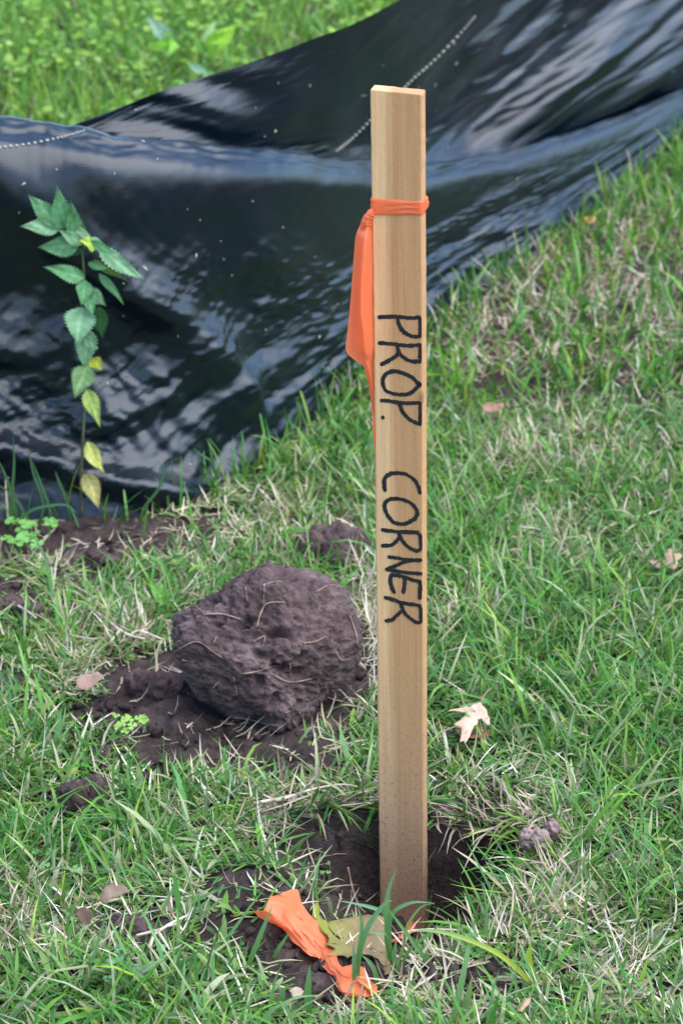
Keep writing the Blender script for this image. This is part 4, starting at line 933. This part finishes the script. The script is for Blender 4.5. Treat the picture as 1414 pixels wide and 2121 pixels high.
def lawn(name, label, cat, n, area, straw, mat_, thin=0):
    x, y = scatter(n, *area)
    k = ~inpoly(x, y, FOOT); x, y = x[k], y[k]
    b = bfield(BARE, x, y, .3); sf = bfield(STRAW, x, y, .6); lf = bfield(LUSH, x, y, .6)
    nz = fbm(x*7, y*7, 1.1, 3); nz2 = fbm(x*26, y*26, 6.1, 2)
    dens = (1-b)*np.clip(.80+.55*nz+.5*nz2, .12, 1)
    if straw: dens = dens*np.clip(.15+.62*sf+.30*nz-.20*lf, .06, 1)+.22*b*(nz2 > .1)
    k = rng.random(len(x)) < dens
    x, y, sf, lf, nz, b = x[k], y[k], sf[k], lf[k], nz[k], b[k]; m = len(x)
    z = hgt(x, y)-.002-.006*(1-b)
    base = np.stack([x, y, z], 1)
    far = sstep(2.6, 4.5, y)
    # tufts share a lean
    tx = np.floor(x*42+.7*perlin(x*30, y*30)); ty = np.floor(y*42); hsh = np.modf(np.sin(tx*12.9898+ty*78.233)*43758.5453)[0]
    phi = hsh*2*np.pi*1.0+rng.normal(size=m)*1.0
    phi = np.where(rng.random(m) < .30, rng.uniform(0, 2*np.pi, m), phi)
    if straw:
        L = rng.uniform(.014, .045, m)*(1+.3*far); W = rng.uniform(.0009, .0022, m)*(1+.5*far)
        th0 = rng.uniform(.6, 1.55, m); cv = rng.normal(size=m)*.5; c = pick(m, STRAWC, [3, 3, 2, 2, 1.5])*rng.uniform(.75, 1.15, m)[:, None]
        c1_ = c*rng.uniform(.9, 1.15, m)[:, None]; base[:, 2] += rng.uniform(0, .014, m)*(1-b)
    else:
        L = rng.gamma(6, .0060, m).clip(.015, .085)*(1+.25*far)*(1+.22*lf-.2*sf); W = rng.uniform(.0015, .0035, m)*(1+.45*far)
        wide = rng.random(m) < .05; W = np.where(wide, W*1.7, W); L = np.where(wide, L*1.1, L)
        th0 = np.abs(rng.normal(size=m))*.60+.22; cv = rng.gamma(2.2, .50, m)
        L = L*(1-.5*bfield(SHORT, x, y, .4))*(.55+.45*sstep(.02, .16, np.interp(x, FB[:, 0], FB[:, 1])-y))
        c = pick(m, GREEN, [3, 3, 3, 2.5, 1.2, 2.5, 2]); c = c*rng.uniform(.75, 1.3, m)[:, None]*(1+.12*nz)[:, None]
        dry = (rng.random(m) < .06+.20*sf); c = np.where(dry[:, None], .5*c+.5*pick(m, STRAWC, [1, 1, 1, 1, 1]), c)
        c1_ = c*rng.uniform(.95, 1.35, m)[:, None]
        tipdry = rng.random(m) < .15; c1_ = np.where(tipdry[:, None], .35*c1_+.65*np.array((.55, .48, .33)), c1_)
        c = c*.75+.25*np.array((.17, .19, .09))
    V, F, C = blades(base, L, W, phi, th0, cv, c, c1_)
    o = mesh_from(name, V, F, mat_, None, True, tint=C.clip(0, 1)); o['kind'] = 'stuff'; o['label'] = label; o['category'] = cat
    return o
NEAR = (-.62, .62, 1.28, 2.7); FAR = (-1.3, 1.3, 2.7, 6.8)
lawn('grass', 'short green turf grass covering the lawn in front', 'grass', 118000, NEAR, False, M_GRASS)
lawn('dry_grass', 'pale dead straw lying through the turf in front', 'grass', 78000, NEAR, True, M_STRAW)
def backlawn():
    n = 190000
    x, y = scatter(n, *FAR); k = ~inpoly(x, y, FOOT); x, y = x[k], y[k]
    # side of the fence: behind it (upper left) or in front (right)
    fy = np.interp(x, FB[:, 0], FB[:, 1]); behind = y > fy
    nz = fbm(x*4, y*4, 1.1, 3)
    sf = np.where(behind, .12, .35+.5*bfield(STRAW, x, y, .6)); b = bfield(BARE, x, y, .3)
    k = rng.random(len(x)) < np.clip(.75+.4*nz, .2, 1)*(1-b); x, y, sf, nz, behind = x[k], y[k], sf[k], nz[k], behind[k]; m = len(x)
    base = np.stack([x, y, hgt(x, y)-.004], 1)
    st = rng.random(m) < sf*.75
    L = rng.gamma(6, .008, m).clip(.02, .10)*np.where(st, .8, 1); W = rng.uniform(.0022, .0048, m)*np.where(st, .7, 1)
    th0 = np.where(st, rng.uniform(.5, 1.5, m), np.abs(rng.normal(size=m))*.45+.1); cv = np.where(st, rng.normal(size=m)*.5, rng.gamma(2.2, .4, m))
    cg = pick(m, GREEN, [3, 3, 1.5, 3, 2, 1.5, 1])*rng.uniform(.8, 1.3, m)[:, None]
    cb = pick(m, [(.12, .26, .025), (.155, .30, .03), (.21, .34, .04), (.09, .23, .03), (.08, .25, .05)], [3, 3, 2, 2, 2])*rng.uniform(.8, 1.25, m)[:, None]
    c = np.where(behind[:, None], cb, cg); c = np.where(st[:, None], pick(m, STRAWC, [3, 3, 2, 2, 1]), c)
    V, F, C = blades(base, L, W, rng.uniform(0, 2*np.pi, m), th0, cv, c*.9, c*rng.uniform(.95, 1.25, m)[:, None], K=3)
    for sel, nm, lb in ((behind, 'grass', 'bright yellow green grass growing behind the black fabric'), (~behind, 'grass', 'green and straw coloured turf rising to the right beside the fabric')):
        vs = np.repeat(sel, 8); idx = np.cumsum(vs)-1; fs = np.repeat(sel, 3)
        o = mesh_from(nm, V[vs], idx[F[fs]], M_GRASS, None, True, tint=C[vs].clip(0, 1)); o['kind'] = 'stuff'; o['label'] = lb; o['category'] = 'grass'
backlawn()
def groundcover():
    n = 26000
    x, y = scatter(n, -1.3, .9, 2.7, 6.6); k = ~inpoly(x, y, FOOT); x, y = x[k], y[k]
    fy = np.interp(x, FB[:, 0], FB[:, 1]); k = (y > fy) & (rng.random(len(x)) < np.clip(.45+.9*fbm(x*5, y*5, 3.3, 2), .05, 1)); x, y = x[k], y[k]; m = len(x)
    c = np.stack([x, y, hgt(x, y)+rng.uniform(.018, .055, m)], 1)
    nrm = np.stack([rng.normal(size=m)*.35, rng.normal(size=m)*.35-.3, np.ones(m)], 1); nrm /= np.linalg.norm(nrm, axis=1)[:, None]
    e1 = np.cross(nrm, [0, 1, .1]); e1 /= np.linalg.norm(e1, axis=1)[:, None]; e2 = np.cross(nrm, e1)
    r = rng.uniform(.004, .0105, m); a = np.linspace(0, 2*np.pi, 6, endpoint=False)+.3
    V = c[:, None]+r[:, None, None]*(np.cos(a)[None, :, None]*e1[:, None]+np.sin(a)[None, :, None]*.8*e2[:, None])
    F = np.arange(m)[:, None]*6+np.arange(6)[None]
    col = pick(m, [(.17, .31, .03), (.22, .36, .05), (.13, .28, .04), (.26, .38, .10)], [3, 3, 3, 1])*rng.uniform(.8, 1.2, m)[:, None]
    o = mesh_from('ground_cover', V.reshape(-1, 3), F, M_LEAF, None, False, tint=np.repeat(col, 6, 0)); o['kind'] = 'stuff'; o['label'] = 'small round leaved ground cover in the grass behind the fabric'; o['category'] = 'ground cover'
groundcover()

# taller blades and straw at the foot of the fence and round the rim of the hole
def fringe():
    n = 900
    i = rng.integers(0, len(FB), n); b0 = FB[i]; off = rng.gamma(1.6, .012, n)
    x = b0[:, 0]+off*.75; y = b0[:, 1]-off*.9; m = n
    kk = (rng.random(n) < np.where(x < -.17, .16, .6)); x, y = x[kk], y[kk]; m = len(x)
    L = rng.uniform(.035, .085, m); W = rng.uniform(.002, .0036, m); phi = rng.uniform(0, 2*np.pi, m)
    c = pick(m, GREEN+STRAWC[:2], [3, 3, 3, 3, 2, 2, 2, 1, 1])
    V1 = blades(np.stack([x, y, hgt(x, y)-.004], 1), L, W, phi, rng.uniform(.05, .6, m), rng.gamma(2, .3, m), c*.9, c*1.1)
    o = mesh_from('grass', V1[0], V1[1], M_GRASS, None, True, tint=V1[2]); o['kind'] = 'stuff'; o['label'] = 'longer grass blades along the foot of the fabric'; o['category'] = 'grass'
    # rim: roots and dead runners hanging into the hole
    m = 300; a = rng.uniform(0, 2*np.pi, m); rx = np.where(np.cos(a) > 0, .118, .122); ry = np.where(np.sin(a) > 0, .040, .205); rr = rng.uniform(.95, 1.22, m)
    x = HX+np.cos(a)*rx*rr; y = HY+np.sin(a)*ry*rr
    k = ~((np.cos(a) < -.2) & (np.sin(a) < -.1) & (rng.random(m) < .75)); x, y, a = x[k], y[k], a[k]; m = len(x)
    inw = np.arctan2(HY-.04-y, HX-x)+rng.normal(size=m)*.9
    c = pick(m, [(.30, .22, .16), (.42, .33, .24), (.2, .14, .10), (.5, .42, .32)], [3, 3, 2, 1])
    V1 = blades(np.stack([x, y, hgt(x, y)*.6+rng.uniform(-.004, .012, m)], 1), rng.uniform(.012, .055, m), rng.uniform(.0009, .0022, m), inw, rng.uniform(.8, 1.7, m), rng.normal(size=m)*.8, c, c*.9, roll=rng.normal(size=m))
    o = mesh_from('dead_roots', V1[0], V1[1], M_STRAW, None, True, tint=V1[2]); o['kind'] = 'stuff'; o['label'] = 'matted dead roots and runners hanging over the rim of the hole'; o['category'] = 'roots'
    # living blades leaning over the back and right rim
    m = 210; a = rng.uniform(-1.1, 2.6, m); x = HX+np.cos(a)*.112*rng.uniform(.92, 1.12, m); y = HY+np.sin(a)*np.where(np.sin(a) > 0, .044, .13)*rng.uniform(.95, 1.25, m)
    c = pick(m, GREEN+STRAWC[:3], [3, 3, 3, 3, 2, 2, 2, 2, 2, 2])
    V1 = blades(np.stack([x, y, np.maximum(hgt(x, y), -.022)], 1), rng.uniform(.03, .075, m), rng.uniform(.0014, .003, m), np.arctan2(HY-.06-y, HX-x)+rng.normal(size=m)*.8, rng.uniform(.5, 1.3, m), rng.gamma(2, .4, m), c*.85, c*1.1)
    o = mesh_from('grass', V1[0], V1[1], M_GRASS, None, True, tint=V1[2]); o['kind'] = 'stuff'; o['label'] = 'grass blades leaning over the rim of the hole'; o['category'] = 'grass'
    # pale fibrous roots beside the clod
    m = 160; q = [G(rng.normal(762, 14), rng.normal(1320, 70)) for _ in range(m)]; q = np.array(q); q[:, 2] += rng.uniform(0, .03, m)
    c = pick(m, STRAWC, [2, 2, 2, 1, 2])
    V1 = blades(q, rng.uniform(.025, .06, m), rng.uniform(.001, .0022, m), rng.uniform(0, 6.28, m), rng.uniform(.4, 1.8, m), rng.normal(size=m)*1.2, c, c*.9, roll=rng.normal(size=m))
    o = mesh_from('dead_roots', V1[0], V1[1], M_STRAW, None, True, tint=V1[2]); o['kind'] = 'stuff'; o['label'] = 'pale tangle of fibrous roots between the big clod and the stake'; o['category'] = 'roots'
fringe()

# single blades that stand out
def path_blade(pts, y0, y1, wid, c0, c1_, parent, tip=.08):
    n = 26; q = catmull(np.array(pts, float), n); y = np.linspace(y0, y1, n); P = at_y(q[:, 0], q[:, 1], y)
    T = np.gradient(P, axis=0); T /= np.linalg.norm(T, axis=1)[:, None]; vw = P-CAM; vw /= np.linalg.norm(vw, axis=1)[:, None]
    s = np.cross(T, vw); s /= np.linalg.norm(s, axis=1)[:, None]; nr = np.cross(s, T)
    t = np.linspace(0, 1, n); hw = wid*.5*np.interp(t, [0, .2, .6, 1], [.7, 1, .8, tip])
    V = np.stack([P+s*hw[:, None], P+nr*(hw*.35)[:, None], P-s*hw[:, None]], 1).reshape(-1, 3)
    C = np.repeat(np.array(c0)*(1-t)[:, None]+np.array(c1_)*t[:, None], 3, 0)
    return mesh_from('blade', under(parent, V), gridfaces(n, 3), M_GRASS, parent, True, tint=C)
def tufts():
    g = G(1110, 2052); r = thing('grass_sprout', 'yellow green sprout with one long blade arching towards the stake', 'grass sprout', tuple(g), 'single grass tufts')
    y = float(g[1]); yg = (.40, .45, .04); gn = (.12, .26, .09)
    path_blade([(1110, 2050), (1076, 2012), (1031, 1975), (974, 1948), (918, 1931), (872, 1927), (845, 1932)], y, y-.02, .0042, yg, gn, r)
    path_blade([(1111, 2050), (1098, 2005), (1095, 1975), (1099, 1948)], y, y-.006, .0052, yg, (.30, .42, .05), r)
    path_blade([(1112, 2051), (1104, 2020), (1085, 1998), (1050, 1985)], y, y-.004, .003, (.2, .3, .08), gn, r)
    g = G(745, 2050); y = float(g[1]); r = thing('grass_tuft', 'tuft of long green blades in front of the orange ribbon', 'grass tuft', tuple(g), 'single grass tufts')
    gA, gB = (.10, .24, .055), (.16, .31, .11); B_ = (.18, .31, .17)
    for pts, wd, ca, cb in [([(740, 2040), (742, 1985), (760, 1924), (783, 1888), (800, 1868), (812, 1866)], .0046, gA, B_), ([(736, 2040), (738, 2000), (745, 1955), (749, 1915), (744, 1890), (740, 1875)], .0034, gA, gB), ([(734, 2048), (734, 2010), (733, 1985), (731, 1955)], .0044, gA, B_), ([(784, 2050), (775, 2010), (762, 1990), (749, 1979)], .0038, gA, B_), ([(730, 2060), (733, 2030), (738, 2015)], .003, gA, gB)]:
        path_blade(pts, y, y-.012, wd, ca, cb, r)
    g = G(803, 2010); y = float(g[1]); r = thing('grass_tuft', 'tuft of arching blades growing right against the foot of the stake', 'grass tuft', tuple(g), 'single grass tufts')
    for pts, wd, ca, cb in [([(806, 1990), (802, 1941), (801, 1885), (805, 1842), (821, 1800)], .0050, gA, gB), ([(808, 1985), (806, 1915), (816, 1888), (838, 1874), (864, 1868), (900, 1871)], .0036, gA, B_), ([(806, 1960), (797, 1893), (777, 1882), (743, 1873), (704, 1866)], .0034, gA, B_), ([(884, 2000), (878, 1984), (854, 1950), (822, 1907), (803, 1882)], .0036, gA, gB), ([(812, 1990), (802, 1938), (780, 1932), (765, 1930)], .003, gA, B_), ([(830, 2000), (850, 1965), (880, 1940), (900, 1925), (905, 1912)], .003, gA, gB), ([(820, 2010), (835, 1960), (842, 1920), (870, 1880), (895, 1872)], .0026, (.2, .25, .06), gB), ([(818, 2030), (816, 1985), (818, 1950)], .004, gA, gB), ([(826, 2060), (824, 2010), (822, 1985)], .0044, gA, gB)]:
        path_blade(pts, y, y-.014, wd, ca, cb, r)
    g = G(640, 2090); y = float(g[1]); r = thing('grass_tuft', 'tuft of upright blades in the grass below the crumpled ribbon', 'grass tuft', tuple(g), 'single grass tufts')
    for pts, wd in [([(640, 2100), (638, 2050), (642, 2000)], .0058), ([(510, 2010), (530, 1960), (548, 1915), (564, 1876)], .0042), ([(566, 1985), (580, 1960), (600, 1930)], .0036), ([(570, 2100), (585, 2060), (575, 2040)], .005)]:
        gg = float(G(*pts[0])[1]); path_blade(pts, gg, gg-.012, wd, gA, gB, r)
    # long dark blades in front of the fabric at the left
    g = G(60, 1085); y = float(g[1]); r = thing('grass_tuft', 'thin dark blades standing against the fabric left of the weed', 'grass tuft', tuple(g), 'single grass tufts')
    for pts in [[(20, 1100), (25, 1030), (30, 960), (28, 900)], [(40, 1100), (30, 1040), (10, 980), (-5, 950)], [(80, 1100), (90, 1040), (70, 980), (58, 930)], [(60, 1095), (45, 1050), (20, 1020), (-10, 1000)], [(100, 1100), (105, 1060), (85, 1000), (60, 940)], [(150, 1085), (140, 1040), (120, 990), (115, 975)], [(30, 1110), (60, 1060), (130, 1045), (160, 1062)], [(290, 1085), (300, 1050), (330, 1010), (340, 965), (325, 962)], [(350, 1060), (345, 1020), (320, 985)], [(400, 1030), (420, 990), (440, 960), (415, 940), (400, 930)]]:
        yy = float(G(*pts[0])[1]); path_blade(pts, yy, yy-.004, .0034, (.05, .12, .04), (.07, .17, .07), r)
tufts()

# specks of clippings stuck on the fabric
def specks():
    parts = []; V0, F0 = ico(1)
    for _ in range(95):
        px, py = rng.uniform(0, 1400), rng.uniform(0, 1000)
        a, n_ = on_fabric(np.array(px), np.array(py))
        if a is None: continue
        if np.dot(n_, CAM-a) < 0: n_ = -n_
        t = np.cross(n_, rng.normal(size=3)); t /= np.linalg.norm(t); s = np.cross(n_, t)
        L = .0008+.0045*rng.random()**4; w_ = .0006+.0007*rng.random()
        parts.append((a+n_*.0006+V0[:, :1]*t*L+V0[:, 1:2]*s*w_+V0[:, 2:]*n_*.0005, F0))
    V, F = joinp(parts); o = mesh_from('grass_clippings', V, np.array(F), M_TWIG); o['kind'] = 'stuff'; o['label'] = 'pale specks of clippings stuck on the black fabric'; o['category'] = 'clippings'
specks()
